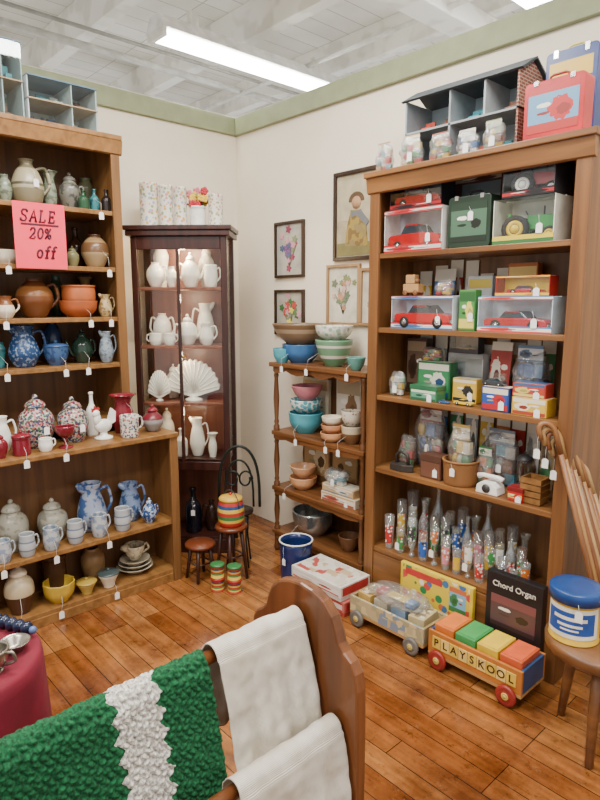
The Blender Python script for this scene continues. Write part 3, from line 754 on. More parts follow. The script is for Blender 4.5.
pot('small_cup', 'small white cup between the red jar and the red goblet', 'cup', 'lt', 46, 14, 13, .04, 'bellymug', WH, 'R')
pot('red_goblet', 'burgundy footed goblet before the shorter floral jar', 'goblet', 'lt', 66, 19, 22, .045, 'goblet', BURG, tag=1)
pot('floral_mug', 'white mug with floral print near the right front of the low bookcase', 'mug', 'lt', 130, 19, 22, .05, 'mug', floral('#d9d2c6', FLOR, 90, .45), 'R')
pot('red_jar', 'burgundy and grey round lidded jar at the right end of the low bookcase', 'jar', 'lt', 153, 21, 26, .10, 'round', bands([(0, '#8e8a88'), (.6, '#6f1f2b')]), lid=BURG)
# mid shelf
GREYJ = speck('#a8a596', '#8a8779', 30)
BW = speck('#a3aec4', '#46659a', 26, .54)
MUGM = bands([(0, '#a9adb0'), (.28, '#66758c'), (.34, '#b3b7b8'), (.64, '#66758c'), (.7, '#a9adb0')])
pot('stoneware_crock', 'large grey stoneware crock at the left of the mug shelf', 'crock', 'lm', 14, 31, 52, .152, 'ginger', GREYJ, lid=GREYJ)
pot('stoneware_crock', 'smaller grey stoneware jar between the large crock and blue pitcher', 'crock', 'lm', 54, 29, 42, .152, 'ginger', GREYJ, lid=GREYJ)
pot('blue_pitcher', 'large blue and white glazed pitcher behind the mugs', 'pitcher', 'lm', 93, 28, 48, .150, 'pitcher', BW, 'R', 'lip')
pot('blue_pitcher', 'smaller darker blue pitcher at the right behind the mugs', 'pitcher', 'lm', 131, 22, 38, .150, 'pitcher', speck('#7d91b4', '#39537f', 26), 'R', 'lip')
MUG2 = speck('#b4b8ba', '#8390a3', 34, .55)
for k, (px, lab) in enumerate(((4, 'first grey blue stoneware mug from the left'), (28, 'second grey blue stoneware mug from the left'), (52, 'third grey blue stoneware mug from the left'), (76, 'fourth grey blue stoneware mug from the left'), (100, 'fifth grey blue stoneware mug, before the large blue pitcher'), (123, 'rightmost grey blue stoneware mug, before the smaller blue pitcher'))):
    pot('mug', lab, 'mug', 'lm', px, 16, 23, .042, 'bellymug', MUGM if k % 2 else MUG2, 'R', tag=1 if k % 2 == 0 else 0, group='grey blue mugs in a row')
pot('sponge_teapot', 'small blue sponged teapot at the right end of the mug shelf', 'teapot', 'lm', 150, 14, 25, .05, 'teapot', speck('#aebccf', '#2d4a80', 60, .48), 'R', 'tea', lid=speck('#aebccf', '#2d4a80', 60, .48))
# bottom shelf
pot('bean_pot', 'brown bean pot with cream shoulder and lid on the lowest left shelf', 'pot', 'lb', 21, 28, 50, .08, 'ginger', bands([(0, '#4a2d1d'), (.5, '#bfae8c')]), lid=CREAM, tag=1)
pot('dark_crock', 'dark brown crock at the back of the lowest left shelf', 'crock', 'lb', 56, 23, 40, .16, 'crock', solid('#4d3524', .25))
pot('dark_crock', 'tan crock at the back of the lowest left shelf behind the candle dish', 'crock', 'lb', 94, 23, 34, .16, 'ginger', solid('#8a6c48', .3))
pot('yellow_bowl', 'mustard yellow fluted bowl on the lowest left shelf', 'bowl', 'lb', 60, 30, 20, .066, 'sbowl', solid('#c9a83f', .25), flute=lambda a, z: .05*math.cos(10*a), tag=1)
pot('candle_dish', 'small yellow candle dish with knob right of the yellow bowl', 'dish', 'lb', 87, 20, 15, .05, 'plate', solid('#c0a552', .3), lid=solid('#a98d3d', .3))
pot('butter_dish', 'cream covered butter dish before the plate stack', 'dish', 'lb', 109, 21, 18, .045, 'plate', CREAM, lid=solid('#3f4b4c', .3), tag=1)
l_ = 0
for k, lab in enumerate(('lowest plate of the stack at the right of the lowest shelf', 'middle plate of the stack at the right of the lowest shelf', 'top plate of the stack under the gravy boat')):
    b_ = pot('plate', lab, 'plate', 'lb', 135, 36-3*k, 6, .12, 'plate', solid('#b8ad96', .3), lift=l_, group='stacked plates'); l_ += b_[2]*.6
pot('gravy_boat', 'cream gravy boat sitting on the plate stack', 'gravy boat', 'lb', 135, 21, 15, .12, 'bowl', speck('#cfc4a8', '#a39877'), 'R', 'lip', lift=l_+.006)

# ================================================================== CURIO CABINET
PORC = solid('#ece7da', .2, 0, .03)
for k, (px, h, lab) in enumerate(((150, 42, 'leftmost tall white floral tin on the dark cabinet'), (167, 40, 'middle tall white floral tin on the dark cabinet'), (181, 38, 'rightmost tall white floral tin, beside the flower pot'))):
    pot('floral_canister', lab, 'canister', 'ct', px, (19, 14, 13)[k], h, .08, 'can', floral('#dcd6c9', ['#c9a24d', '#8ba070', '#c98a8a', '#9aa7b5'], 50, .4), group='floral canisters')
loc, r0, s = pt('ct', 198, .1)
root = thing('flower_pot', 'white pot of red and yellow artificial flowers on the dark cabinet', 'flower arrangement', loc, r0)
body_mb('crock', 16*s, 20*s).obj('pot', WH, root)
for nm, col, n in (('red_flower', '#b02432', 7), ('yellow_flower', '#d5b23a', 6), ('pink_flower', '#c56f7c', 4)):
    for _ in range(n):
        mb = MB()
        c_ = (random.uniform(-9, 9)*s, random.uniform(-6, 6)*s, random.uniform(20, 36)*s)
        mb.ball((c_[0], c_[1]-1.2*s, c_[2]), 1.4*s, 1.2*s, 1.4*s, 8, 5)
        for q_ in range(5):
            t = q_*1.2566; mb.ball((c_[0]+math.cos(t)*2.3*s, c_[1]-1*s, c_[2]+math.sin(t)*2.3*s), 2*s, 1.4*s, 2*s, 8, 5)
        mb.obj(nm, solid(col, .6), root)
mb = MB()
for _ in range(22):
    x, z = random.uniform(-9, 9)*s, random.uniform(17, 33)*s; a = random.uniform(0, 6.28); y_ = random.uniform(-5, 5)*s
    mb.add([(x, y_, z), (x+3*s*math.cos(a), y_-1.5*s, z+3*s*math.sin(a)), (x+7*s*math.cos(a), y_, z+7*s*math.sin(a)), (x+3*s*math.cos(a+.5), y_+s, z+3*s*math.sin(a+.5))], [(0, 1, 2, 3)])
mb.obj('leaves', solid('#4d6b3a', .6), root, recalc=False)
pot('floral_canister', 'white floral canister at the right end of the dark cabinet top', 'canister', 'ct', 216, 15, 31, .08, 'can', floral('#dcd6c9', ['#8d9a77', '#b97d7d', '#b9a06a'], 60, .38))
WLAB = {'c1': [(156, 18, 24, 'round', 'R', .07, 'small round white pitcher, leftmost on the top cabinet shelf'), (172, 11, 20, 'vase', '', .06, 'small white vase, second on the top cabinet shelf'), (191, 19, 34, 'teapot', 'L', .09, 'large white teapot on the top cabinet shelf'), (211, 14, 22, 'bellymug', 'R', .06, 'white handled mug at the right of the top cabinet shelf'), (162, 15, 42, 'tallvase', '', .19, 'tall white vase at the back left of the top cabinet shelf'), (207, 16, 42, 'ginger', '', .19, 'white covered urn at the back right of the top cabinet shelf')],
        'c2': [(156, 13, 12, 'bellymug', 'L', .05, 'white teacup at the left of the second cabinet shelf'), (170, 12, 12, 'bellymug', 'R', .05, 'white teacup by the cabinet door post on the second shelf'), (188, 20, 30, 'teapot', 'L', .09, 'white teapot in the middle of the second cabinet shelf'), (207, 14, 22, 'pitcher', 'R', .06, 'small white cream jug at the right of the second cabinet shelf'), (163, 18, 30, 'round', 'B', .17, 'white two handled sugar urn at the back of the second cabinet shelf'), (206, 18, 40, 'pitcher', 'L', .18, 'tall white pitcher at the back right of the second cabinet shelf')],
        'c4': [(160, 22, 14, 'bowl', '', .07, 'low white bowl at the left of the lowest lit cabinet shelf'), (182, 12, 28, 'bottle', '', .07, 'white bottle vase in the middle of the lowest lit cabinet shelf'), (198, 15, 38, 'pitcher', 'R', .09, 'tall white pitcher right of the bottle vase in the cabinet'), (213, 11, 24, 'flare', '', .06, 'white trumpet vase at the right of the lowest lit cabinet shelf'), (168, 15, 44, 'ginger', '', .19, 'white urn at the back of the lowest lit cabinet shelf')]}
for sh_, L_ in WLAB.items():
    for px, w, h, kd, hd, bk_, lab in L_:
        pot('white_pottery', lab, 'pottery', sh_, px, w, h, bk_, kd, PORC, hd, 'lip' if kd == 'pitcher' else ('tea' if kd == 'teapot' else ''), lid=PORC if kd in ('ginger', 'teapot') else None)
for px, w, h, bk_, lab in ((194, 52, 40, .09, 'wide ribbed white fan shaped piece in the cabinet'), (160, 22, 30, .06, 'small white fan shaped vase at the left in the cabinet')):
    loc, r0, s = pt('c3', px, bk_); W, H = w*s, h*s
    root = thing('fan_vase', lab, 'vase', loc, r0, 'white fan vases in the cabinet')
    pts = []
    for i in range(29):
        t = R(172-164*i/28); rr_ = .80*H*(1+.07*(i % 2)); pts.append((math.cos(t)*W*.50*(1+.05*(i % 2)), H*.18+math.sin(t)*rr_))
    mb = MB().prism([(-W*.1, H*.12)] + pts + [(W*.1, H*.12)], 1, -.014, .014)
    for i in range(1, 28, 2): mb.tube([(0, -.0145, H*.2), (pts[i][0]*.95, -.0145, H*.18+(pts[i][1]-H*.18)*.95)], .0035, 6)
    mb.obj('fan', PORC, root)
    MB().lathe([(0, 0), (W*.18, 0), (W*.16, H*.05), (W*.08, H*.09), (W*.1, H*.16), (0, H*.16)], 16).obj('foot', PORC, root)
pot('white_pottery', 'white covered jar at the back of the fan vase shelf', 'pottery', 'c3', 174, 14, 34, .19, 'ginger', PORC, lid=PORC)
pot('dark_bottle', 'dark blue black bottle with white tag on the cabinet floor', 'bottle', 'c0', 194, 16, 44, .1, 'bottle', solid('#12151f', .12), tag=2)
pot('dark_jug', 'short dark brown jug beside the bottle on the cabinet floor', 'jug', 'c0', 212, 13, 30, .12, 'jug', solid('#2b1a14', .15), 'L')

# ================================================================== WALL PICTURES
def picture(label, px0, px1, py0, py1, fm, ground, cols, fig=False, frame=.016):
    c = hit((px0+px1)/2, (py0+py1)/2, 1, WY-.012); s_ = depth_of(c)/FP
    xa = along((0, WY-.012), (1, 0), c.z, px0).x; xb = along((0, WY-.012), (1, 0), c.z, px1).x
    W = xb-xa; H = (py1-py0)*s_
    root = thing('framed_picture', label, 'picture', ((xa+xb)/2, WY-.013, c.z))
    mb = MB()
    for a_ in ((-W/2, W/2, H/2-frame, H/2), (-W/2, W/2, -H/2, -H/2+frame)): mb.box(a_[0], a_[1], -.008, .012, a_[2], a_[3])
    for sx in (-1, 1): mb.box(sx*(W/2-frame/2)-frame/2, sx*(W/2-frame/2)+frame/2, -.008, .012, -H/2+frame, H/2-frame)
    mb.obj('frame', fm, root, .002)
    MB().box(-W/2+frame, W/2-frame, .004, .008, -H/2+frame, H/2-frame).obj('ground', ground, root)
    rg = random.Random(px0+py0)
    if not fig:
        for q_ in range(18):
            x, z = rg.gauss(0, .15)*W, rg.gauss(.04, .15)*H; r_ = rg.uniform(.05, .085)*W
            x = max(-W*.33, min(W*.33, x)); z = max(-H*.33, min(H*.36, z)); yo = -.0001*q_
            MB().prism([(x+r_*(1+.3*math.cos(5*t))*math.cos(t), z+r_*(1+.3*math.cos(5*t))*math.sin(t)) for t in [2*math.pi*i/20 for i in range(20)]], 1, .001+yo, .004).obj('flower', solid(cols[q_ % len(cols)], .8), root)
        mb = MB()
        for _ in range(9):
            x = rg.uniform(-.25, .25)*W
            mb.tube([(0, .003, -H*.32), (x*.5, .003, -H*.12), (x, .003, rg.uniform(0, .2)*H)], .0018, 5)
        mb.obj('stems', solid('#5e6b49', .8), root)
    else:
        # plain embroidered figure standing on grass
        MB().box(-.42*W, .42*W, .0025, .0042, -.05*H, .40*H).obj('background', solid('#b5a98c', .8), root)
        MB().prism([(-.24*W, -.33*H), (.26*W, -.35*H), (.22*W, -.15*H), (.10*W, .06*H), (-.12*W, .06*H), (-.2*W, -.12*H)], 1, .0, .004).obj('dress', mosaic(['#9a8440', '#7a6034', '#8c7a4c'], 40, .8, 3), root)
        MB().prism([(-.1*W, .05*H), (.1*W, .05*H), (.28*W, -.08*H), (.22*W, -.13*H), (.02*W, .0), (-.12*W, -.02*H)], 1, -.001, .004).obj('sleeve', solid('#6f7072', .8), root)
        MB().lathe([(0, 0), (.10*W, 0), (.10*W, .003), (0, .003)], 18, mx=Matrix.Translation((0, .003, .14*H)) @ WROT).obj('head', solid('#b08a68', .8), root)
        MB().prism([(.17*W*math.cos(t), .16*H+.1*H*max(-.1, math.sin(t))) for t in [2*math.pi*i/16 for i in range(16)]], 1, .001, .004).obj('hat', solid('#5c4630', .8), root)
        MB().box(-.42*W, .42*W, .001, .0042, -.44*H, -.30*H).obj('grass', solid('#7d7446', .8), root)
DKF = wood('#20140e', '#3d2a1e', 2, .4); LTF = wood('#8a6a45', '#b08c62', 2, .5)
picture('dark framed floral picture, upper of the two near the corner', 275, 304, 222, 277, DKF, solid('#a9a59b', .8), ['#8f3c56', '#c98f9d', '#6d4f7d', '#7e8c64', '#4f5f7d'])
picture('dark framed floral picture, lower of the two above the spindle shelf', 275, 304, 290, 335, DKF, solid('#a5a094', .8), ['#3c6b3c', '#b5443f', '#c98f9d', '#5a7c4c', '#d8c85c'])
picture('light wood framed floral picture with cream mat', 327, 360, 265, 325, LTF, solid('#cfc7b5', .8), ['#7f8a5c', '#b6876d', '#c9a79a', '#6b7a5e'])
picture('large dark framed picture of a standing figure beside the toy bookcase', 334, 380, 171, 259, DKF, solid('#a89c80', .8), ['#c59b3c'], True, .02)
picture('pale framed picture half hidden behind the toy bookcase', 360, 392, 268, 326, LTF, solid('#cabfae', .8), ['#a58f7a', '#8d9a77'])

# ================================================================== SPINDLE SHELF
TURQ = solid('#4f9fae', .2); PEACH = solid('#d09c70', .25)
b_ = pot('mixing_bowl', 'blue glazed mixing bowl under the wide tan bowl', 'bowl', 's0', 301, 38, 18, .13, 'sbowl', solid('#3b6a9c', .2), tag=1)
pot('mixing_bowl', 'wide shallow tan bowl stacked on the blue bowl', 'bowl', 's0', 300, 56, 20, .13, 'bowl', bands([(0, '#8f7a5f'), (.55, '#b5a184'), (.75, '#7a6248')]), lift=b_[2]*1.0)
pot('small_bowl', 'small turquoise bowl at the left front of the spindle shelf top', 'bowl', 's0', 282, 18, 14, .04, 'sbowl', TURQ)
b_ = pot('mixing_bowl', 'green and white striped mixing bowl on the spindle shelf top', 'bowl', 's0', 334, 38, 26, .12, 'bowl', bands([(0, '#5f8a67'), (.3, '#d8d6c8'), (.42, '#6f9a77'), (.7, '#d8d6c8'), (.8, '#6f9a77')]), tag=1)
pot('mixing_bowl', 'white bowl with pale green print nested on the green striped bowl', 'bowl', 's0', 334, 38, 14, .12, 'sbowl', floral('#e4e1d8', ['#9ab59a', '#c4cfb8'], 40, .42), lift=b_[2]*1.0)
pot('small_bowl', 'low teal bowl at the right end of the spindle shelf top', 'bowl', 's0', 356, 20, 13, .05, 'bowl', solid('#5d978c', .2), tag=1)
b_ = pot('casserole_dish', 'largest turquoise bowl at the bottom of its stack', 'bowl', 's1', 306, 35, 20, .12, 'sbowl', TURQ, tag=1)
l_ = b_[2]
b_ = pot('casserole_dish', 'white and turquoise printed bowl under the pink bowl', 'bowl', 's1', 306, 33, 13, .12, 'sbowl', floral('#dfe3de', ['#5fa9b6', '#4f9fae'], 45, .5), lift=l_)
pot('mixing_bowl', 'pink bowl topping the turquoise stack', 'bowl', 's1', 307, 32, 14, .12, 'bowl', solid('#c9808a', .2), lift=l_+b_[2])
carton('recipe_box', 'white and brown printed box at the back of the bowl shelf', 'box', 's1', 336, 360, 58, .04, .21, solid('#cfc6b5', .6), printed(['#e0dacb', '#8a6a4c', '#b8a88c'], 50))
carton('recipe_box', 'flat cream printed box standing behind the pink bowl', 'box', 's1', 304, 328, 50, .025, .228, solid('#c9bda4', .6), printed(['#d8cdb4', '#9a6a5c', '#c0a078'], 50, seed=1))
l_ = 0
for k, (lab, w_, h_, m_) in enumerate((('lowest peach dish in the middle of the bowl shelf', 24, 9, PEACH), ('second peach dish in the middle of the bowl shelf', 22, 8, solid('#c88f66', .25)), ('cream dish topping the peach dishes', 21, 8, CREAM))):
    b_ = pot('nested_dish', lab, 'dish', 's1', 332, w_, h_, .06, 'sbowl', m_, lift=l_, tag=1 if k == 0 else 0); l_ += b_[2]
b_ = pot('casserole_dish', 'brown casserole dish at the bottom right of the bowl shelf', 'dish', 's1', 352, 22, 18, .1, 'sbowl', bands([(0, '#7a5638'), (.6, '#c8b99a')]), tag=1)
pot('casserole_dish', 'cream casserole dish stacked on the brown one', 'dish', 's1', 352, 22, 15, .1, 'sbowl', floral('#d9d0bd', ['#8a6a4c', '#a8936f'], 60, .3), lift=b_[2])
b_ = pot('fluted_bowl', 'peach fluted bowl at the left of the third spindle shelf', 'bowl', 's2', 303, 28, 12, .1, 'sbowl', PEACH, flute=lambda a, z: .03*math.cos(14*a), tag=1)
pot('fluted_bowl', 'peach bowl stacked on the fluted one on the third spindle shelf', 'bowl', 's2', 303, 27, 11, .1, 'bowl', solid('#dbab82', .25), lift=b_[2])
for k, (a_, c_, lab) in enumerate(((304, 329, 'left tan printed box at the back of the third spindle shelf'), (332, 357, 'right tan printed box at the back of the third spindle shelf'))):
    carton('game_box', lab, 'box', 's2', a_, c_, 52, .04, .21, solid('#9c7a55', .6), printed(['#b89668', '#7a5a3a', '#d8c8a4'], 45, seed=k+1))
c_ = carton('bakeware_box', 'lower flat cream box in the middle of the third spindle shelf', 'box', 's2', 321, 355, 9, .1, .04, solid('#d3c8b0', .5), printed(['#e0d8c4', '#a85a48', '#c9a06c'], 40, seed=3), tag=1)
c2_ = carton('bakeware_box', 'upper flat tan box stacked on the cream one, third spindle shelf', 'box', 's2', 322, 353, 8, .095, .045, solid('#b99a70', .5), printed(['#c8aa80', '#6d8a9a', '#e0d8c4'], 40, seed=4), lift=c_[2]+.0015)
bag('wrapped white bakeware in clear bag lying on the two flat boxes', 's2', 337, 30, 18, .08, '#d9d6cf', lift=c_[2]+c2_[2]+.003, tag=1)
pot('metal_bowl', 'wide shiny metal mixing bowl on the lowest spindle shelf', 'bowl', 's3', 313, 42, 24, .13, 'sbowl', solid('#b5b8b6', .22, .85), tag=1)
pot('small_bowl', 'small brown bowl at the right of the lowest spindle shelf', 'bowl', 's3', 349, 22, 16, .1, 'bowl', solid('#6d4a30', .3))

# ================================================================== TOY BOOKCASE: top
a, b2, r0, s = fronts('b0', 404, 516, .05); W = (b2-a).length; H = 84*s; dp = .19; t = .008
loc = (a+b2)/2 + Vector((0, dp/2, 0))
root = thing('dollhouse', 'large open fronted grey dollhouse with brick side on the toy bookcase', 'dollhouse', loc, 0)
gm = solid('#8f989c', .6); wm = solid('#aab3b6', .6)
BRK = brickwall('#8a4a38', '#74402f', '#b5a595')
MB().box(-W/2, W/2, -dp/2, dp/2, 0, t).obj('floor_board', solid('#6b5a4a'), root)
MB().box(-W/2, W/2, -dp/2, dp/2, H*.42, H*.42+t).obj('upper_floor', gm, root)
MB().box(-W/2+t, W/2-t, dp/2-t, dp/2, t, H*.82).obj('back_board', solid('#a5b3b9', .7), root)
MB().box(-W/2, -W/2+t, -dp/2, dp/2, t, H*.82).obj('wall_board', gm, root)
MB().prism([(-dp/2, t), (dp/2, t), (dp/2, H*.82), (0, H*.96), (-dp/2, H*.82)], 0, W/2-t, W/2).obj('brick_wall', BRK, root)
MB().box(-W*.08, -W*.08+t, -dp/2, dp/2, t, H*.82).obj('wall_board', gm, root)
MB().box(W*.22, W*.22+t, -dp/2, dp/2, H*.42+t, H*.82).obj('wall_board', wm, root)
MB().prism([(-dp/2-.015, H*.82), (0, H), (dp/2+.012, H*.82), (dp/2, H*.81), (0, H*.975), (-dp/2, H*.81)], 0, -W/2-.015, W/2+.015).obj('roof', solid('#3f474c', .75), root)
for k, (x, z) in enumerate(((-.33, t), (-.2, H*.42+t), (.1, t), (.3, t), (.36, H*.42+t), (-.4, H*.42+t), (.05, H*.42+t))):
    x *= W
    MB().box(x-.025, x+.025, -.02, .02, z, z+.03).box(x-.025, x+.025, .014, .022, z+.03, z+.055).obj('miniature_furniture', fu[k % 3], root)
for px, w, h, col, lab in ((384, 22, 28, '#b08a5c', 'bagged tan wooden toy at the left end of the toy bookcase top'), (411, 30, 30, '#c9b58c', 'bagged beige toy parts in front of the dollhouse, second from left'), (440, 28, 27, '#a65a4a', 'bagged reddish toy parts in front of the dollhouse door'), (467, 27, 25, '#d8d5cf', 'bagged white toy parts in front of the dollhouse'), (493, 25, 29, '#7f8f6a', 'bagged green toy parts nearest the red lunch box')):
    bag(lab, 'b0', px, w, h, .015, col, dp=.05, tag=1 if px in (411, 467, 493) else 0, group='bagged toys along the top', card=printed([('#d8d4cc', '#e0d8c0')[px % 2], col, col], 40, seed=px % 3))
def lunchbox(label, sh, px0, px1, h, dp, back, mat, pan, hmat, tag=0):
    a, b2, r0, s = fronts(sh, px0, px1, back); W = (b2-a).length; H = h*s
    root = thing('lunch_box', label, 'lunch box', (a+b2)/2+Vector((0, dp/2, 0)), 0)
    c = .014
    poly = []
    for cx, cz, a0 in ((W/2-c, c, -90), (W/2-c, H-c, 0), (-W/2+c, H-c, 90), (-W/2+c, c, 180)):
        for i in range(5): t_ = R(a0+90*i/4); poly.append((cx+c*math.cos(t_), cz+c*math.sin(t_)))
    MB().prism(poly, 1, -dp/2, dp/2).obj('tin_body', mat, root, .003)
    MB().box(-W*.42, W*.42, -dp/2-.0015, -dp/2, H*.12, H*.88).obj('picture_panel', pan, root)
    MB().tube([(-W*.16, 0, H), (-W*.15, 0, H+.018), (-W*.1, 0, H+.022), (W*.1, 0, H+.022), (W*.15, 0, H+.018), (W*.16, 0, H)], .0045, 8).obj('handle', hmat, root)
    for sx in (-.3, .3): MB().box(sx*W-.008, sx*W+.008, -dp/2-.003, -dp/2+.01, H*.93, H+.003).obj('latch', CHR, root)
    if tag: price_tag(root, (0, -dp/2, H*.8), (.01, -dp/2-.004, H*.7))
    return root
lunchbox('red metal lunch box with picture panel on the toy bookcase', 'b0', 522, 582, 56, .075, .0, solid('#bd2329', .3), printed(['#6a9cc0', '#b5302a', '#d8c15a', '#bd2a2a'], 40, seed=1), solid('#8d1f24'))
lunchbox('blue metal lunch box standing behind the red one', 'b0', 541, 592, 90, .08, .13, solid('#26407e', .3), printed(['#3a5a9c', '#2a4380', '#d8b53f'], 34, seed=4), solid('#d8c86a'))
# shelf 1
RED = solid('#b81a20', .2); YEL = solid('#dcb92f', .4); GRN = solid('#2f8a3c', .3)
UP = Vector((0, 0, .004))
W1 = window_box('red and white window box holding a red car, bottom left of the top toy shelf', 'b1', 384, 441, 42, .11, .02, WH, printed(['#c8c4bc', '#a8262b', '#a8262b'], 30), mback=solid('#b9bec4'), tag=1)
car('red toy car inside the bottom left window box', W1[0]+UP, 0, W1[1]*.88, RED, hk=.42)
W2 = window_box('black window box stacked on the red and white one', 'b1', 390, 441, 28, .1, .025, BLK, printed(['#a8262b', '#1f1f22', '#7a2024'], 30), lift=W1[2]+.001, mback=solid('#8a9096'), tag=1)
car('dark red toy car inside the stacked black window box', W2[0]+UP, 0, W2[1]*.85, solid('#a31a1f', .2), hk=.34)
lunchbox('dark green tin lunch box with tractor picture on the top toy shelf', 'b1', 447, 489, 50, .1, .03, solid('#1f3326', .35), printed(['#4a6a54', '#1e2a22', '#2f7a3c', '#24382a'], 45, seed=2), BLK, tag=1)
W3 = window_box('white and green window box with a green tractor', 'b1', 492, 553, 45, .14, .01, solid('#d9d6c6', .4), bands([(0, '#3b6f3c'), (.45, '#d8c03c')]), mback=solid('#dcd8c8'), tag=1, top=False)
tractor('green toy tractor with yellow wheel hubs in the white box', W3[0]+UP, R(12), W3[1]*.84, GRN, YEL)
W4 = window_box('black window box with a red tractor, top right of the top toy shelf', 'b1', 502, 554, 37, .13, .015, solid('#3a3a3e', .45), printed(['#a8262b', '#1b1b1e', '#1b1b1e'], 30, seed=3), lift=W3[2]+.001, mback=solid('#9aa0a6'), top=False)
tractor('red toy tractor with white wheel hubs in the black box', W4[0]+UP, R(12), W4[1]*.84, RED, WH)
W5 = window_box('dark window box standing behind the tractor lunch box', 'b1', 452, 498, 72, .055, .18, solid('#7c4a3a', .4), printed(['#b0a08c', '#54312c', '#8c3a34'], 26), mback=solid('#9aa4a8'))
car('green toy pickup inside the tall dark window box', W5[0]+UP, 0, W5[1]*.75, solid('#2c5a40', .3), 'toy_truck')
# shelf 2
W6 = window_box('blue and white window box with a red convertible on the second toy shelf', 'b2', 391, 452, 33, .11, .02, solid('#c9d0d6', .4), printed(['#d8dadc', '#3f6fa0', '#a8262b'], 30), mback=solid('#b5c4d0'), tag=1)
car('red toy convertible in the blue and white box', W6[0]+UP, 0, W6[1]*.9, RED, hk=.34)
loc, r0, s = pt('b2', 413, .06, W6[2]+.0015)
root = thing('wooden_toy', 'small wooden block toy standing on the blue and white box', 'toy', loc, 0)
TAN = wood('#a67c4c', '#c79e69', 0)
MB().box(-.042, .042, -.02, .02, .012, .05).obj('body', TAN, root, .003)
MB().box(-.032, .018, -.016, .016, .05, .09).obj('head', TAN, root, .004)
MB().ball((.03, -.012, .062), .012).obj('bead', solid('#7a5230'), root)
for sx in (-.028, .028):
    for sy in (-.022, .022): wheel_mb(sx, sy, .012, .012, .006).obj('wheel', solid('#7a5230'), root)
bag('bagged red toy lying on the blue and white window box', 'b2', 444, 22, 16, .06, '#b21b20', lift=W6[2]+.0015, dp=.05)
carton('tin_carton', 'small green carton between the two car boxes', 'box', 'b2', 458, 474, 40, .045, .03, solid('#3e7a3a', .4), printed(['#4a8a46', '#d8c85c', '#2e5f34'], 50), tag=1)
W7 = window_box('pale blue window box with a red race car', 'b2', 477, 551, 36, .11, .02, solid('#bcd0dc', .4), printed(['#e8e4dc', '#c8463f', '#4f7fae'], 30), mback=solid('#c4d2da'), tag=1)
car('red toy race car in the pale blue box', W7[0]+UP, 0, W7[1]*.85, RED, hk=.30)
W8 = window_box('flat red window box with a small car on the pale blue box', 'b2', 495, 549, 20, .07, .04, solid('#a52a26', .4), printed(['#d8b53f', '#b32a28', '#b32a28'], 40, seed=5), lift=W7[2]+.001, tag=1, mback=YEL)
car('small red toy car in the flat red window box', W8[0]+UP, 0, W8[1]*.62, RED, hk=.26)
carton('toy_carton', 'small white and blue carton leaning behind the green carton', 'box', 'b2', 466, 490, 52, .04, .19, solid('#c2c8cc', .5), printed(['#cfd4d6', '#4f7fae', '#d8c15a'], 40, seed=8))
carton('toy_carton', 'tall orange carton at the back behind the flat red box', 'box', 'b2', 505, 534, 66, .04, .20, solid('#b5642f', .5), printed(['#c8743a', '#7a3a20', '#e0c070'], 40, seed=2))
blister('carded blue toy at the middle back left of the second toy shelf', 'b2', 440, 24, 58, .20, '#3f6fae', '#b8332f')
# shelf 3
carton('toy_carton', 'tall dark brown carton at the back left of the third toy shelf', 'box', 'b3', 406, 425, 54, .05, .19, solid('#4b352a', .5), printed(['#6f5a4a', '#3f2c20', '#9c8a6f'], 40))
bag('bag of pale green figures at the left end of the third toy shelf', 'b3', 397, 19, 26, .07, '#8fae94', tag=1)
carton('toy_carton', 'green carton in the middle back of the third toy shelf', 'box', 'b3', 417, 449, 36, .06, .12, solid('#2f6f45', .4), printed(['#3a8a58', '#2c5b8c', '#e0dccc'], 36, seed=1))
carton('toy_carton', 'flat green tin at the front left of the third toy shelf', 'box', 'b3', 410, 436, 15, .07, .02, solid('#3b7a52', .35), printed(['#57987a', '#2f5f45', '#cfd8c0'], 50, seed=2), lid=solid('#2f6a48', .3), tag=1)
bag('small bag of yellow figures lying on the green carton', 'b3', 432, 24, 15, .15, '#d0aa35', lift=36*pt('b3', 433, .12)[2]+.002, dp=.05)
W9 = window_box('clear display box with a grey model at the back of the third shelf', 'b3', 447, 481, 46, .055, .18, solid('#c9cbca', .4), solid('#8f9496'), mback=solid('#a9b0b2'))
car('grey toy car in the clear display box', W9[0]+UP, 0, W9[1]*.8, solid('#85898c', .3), hk=.34)
W10 = window_box('small dark window box on top of the grey display box', 'b3', 449, 478, 22, .05, .185, DGREY, solid('#4a4a50'), lift=W9[2]+.001, mback=solid('#8c6a4c'))
car('tan toy car in the small dark window box', W10[0]+UP, 0, W10[1]*.7, solid('#a8844c', .3))
b3p = pt('b3', 464, .05)
car('small black and yellow toy car parked on the third toy shelf', b3p[0], 0, .085, YEL, top=BLK)
b3p = pt('b3', 444, .03)
car('small blue toy car parked beside the flat green tin', b3p[0], 0, .05, solid('#2f5f9c', .3))
carton('toy_carton', 'yellow and black carton behind the parked yellow car', 'box', 'b3', 452, 476, 24, .05, .11, solid('#c9a23a', .4), printed(['#d8b53f', '#2a2a2c', '#e6dcc4'], 45, seed=9), tag=1)
c2 = carton('toy_carton', 'blue and red carton near the right of the third toy shelf', 'box', 'b3', 481, 508, 24, .07, .02, solid('#2b3f7c', .4), printed(['#2b4f9c', '#b3262b', '#e2d9c0'], 45, seed=3), tag=1)
b3q = pt('b3', 494, .055, c2[2]+.0015)
car('dark toy car parked on the blue and red carton', b3q[0], 0, .095, solid('#33373c', .3))
c3 = carton('toy_carton', 'yellow carton at the right end of the third toy shelf', 'box', 'b3', 511, 546, 18, .08, .02, solid('#c9a23a', .4), printed(['#d8b53f', '#a8402c', '#e6dcc4'], 45, seed=4), tag=1)
carton('toy_carton', 'red carton stacked on the yellow carton', 'box', 'b3', 512, 545, 14, .07, .025, solid('#a83a2e', .4), printed(['#b8402f', '#d8c46a', '#3f5f8f'], 45, seed=6), lift=c3[2]+.0015, tag=1)
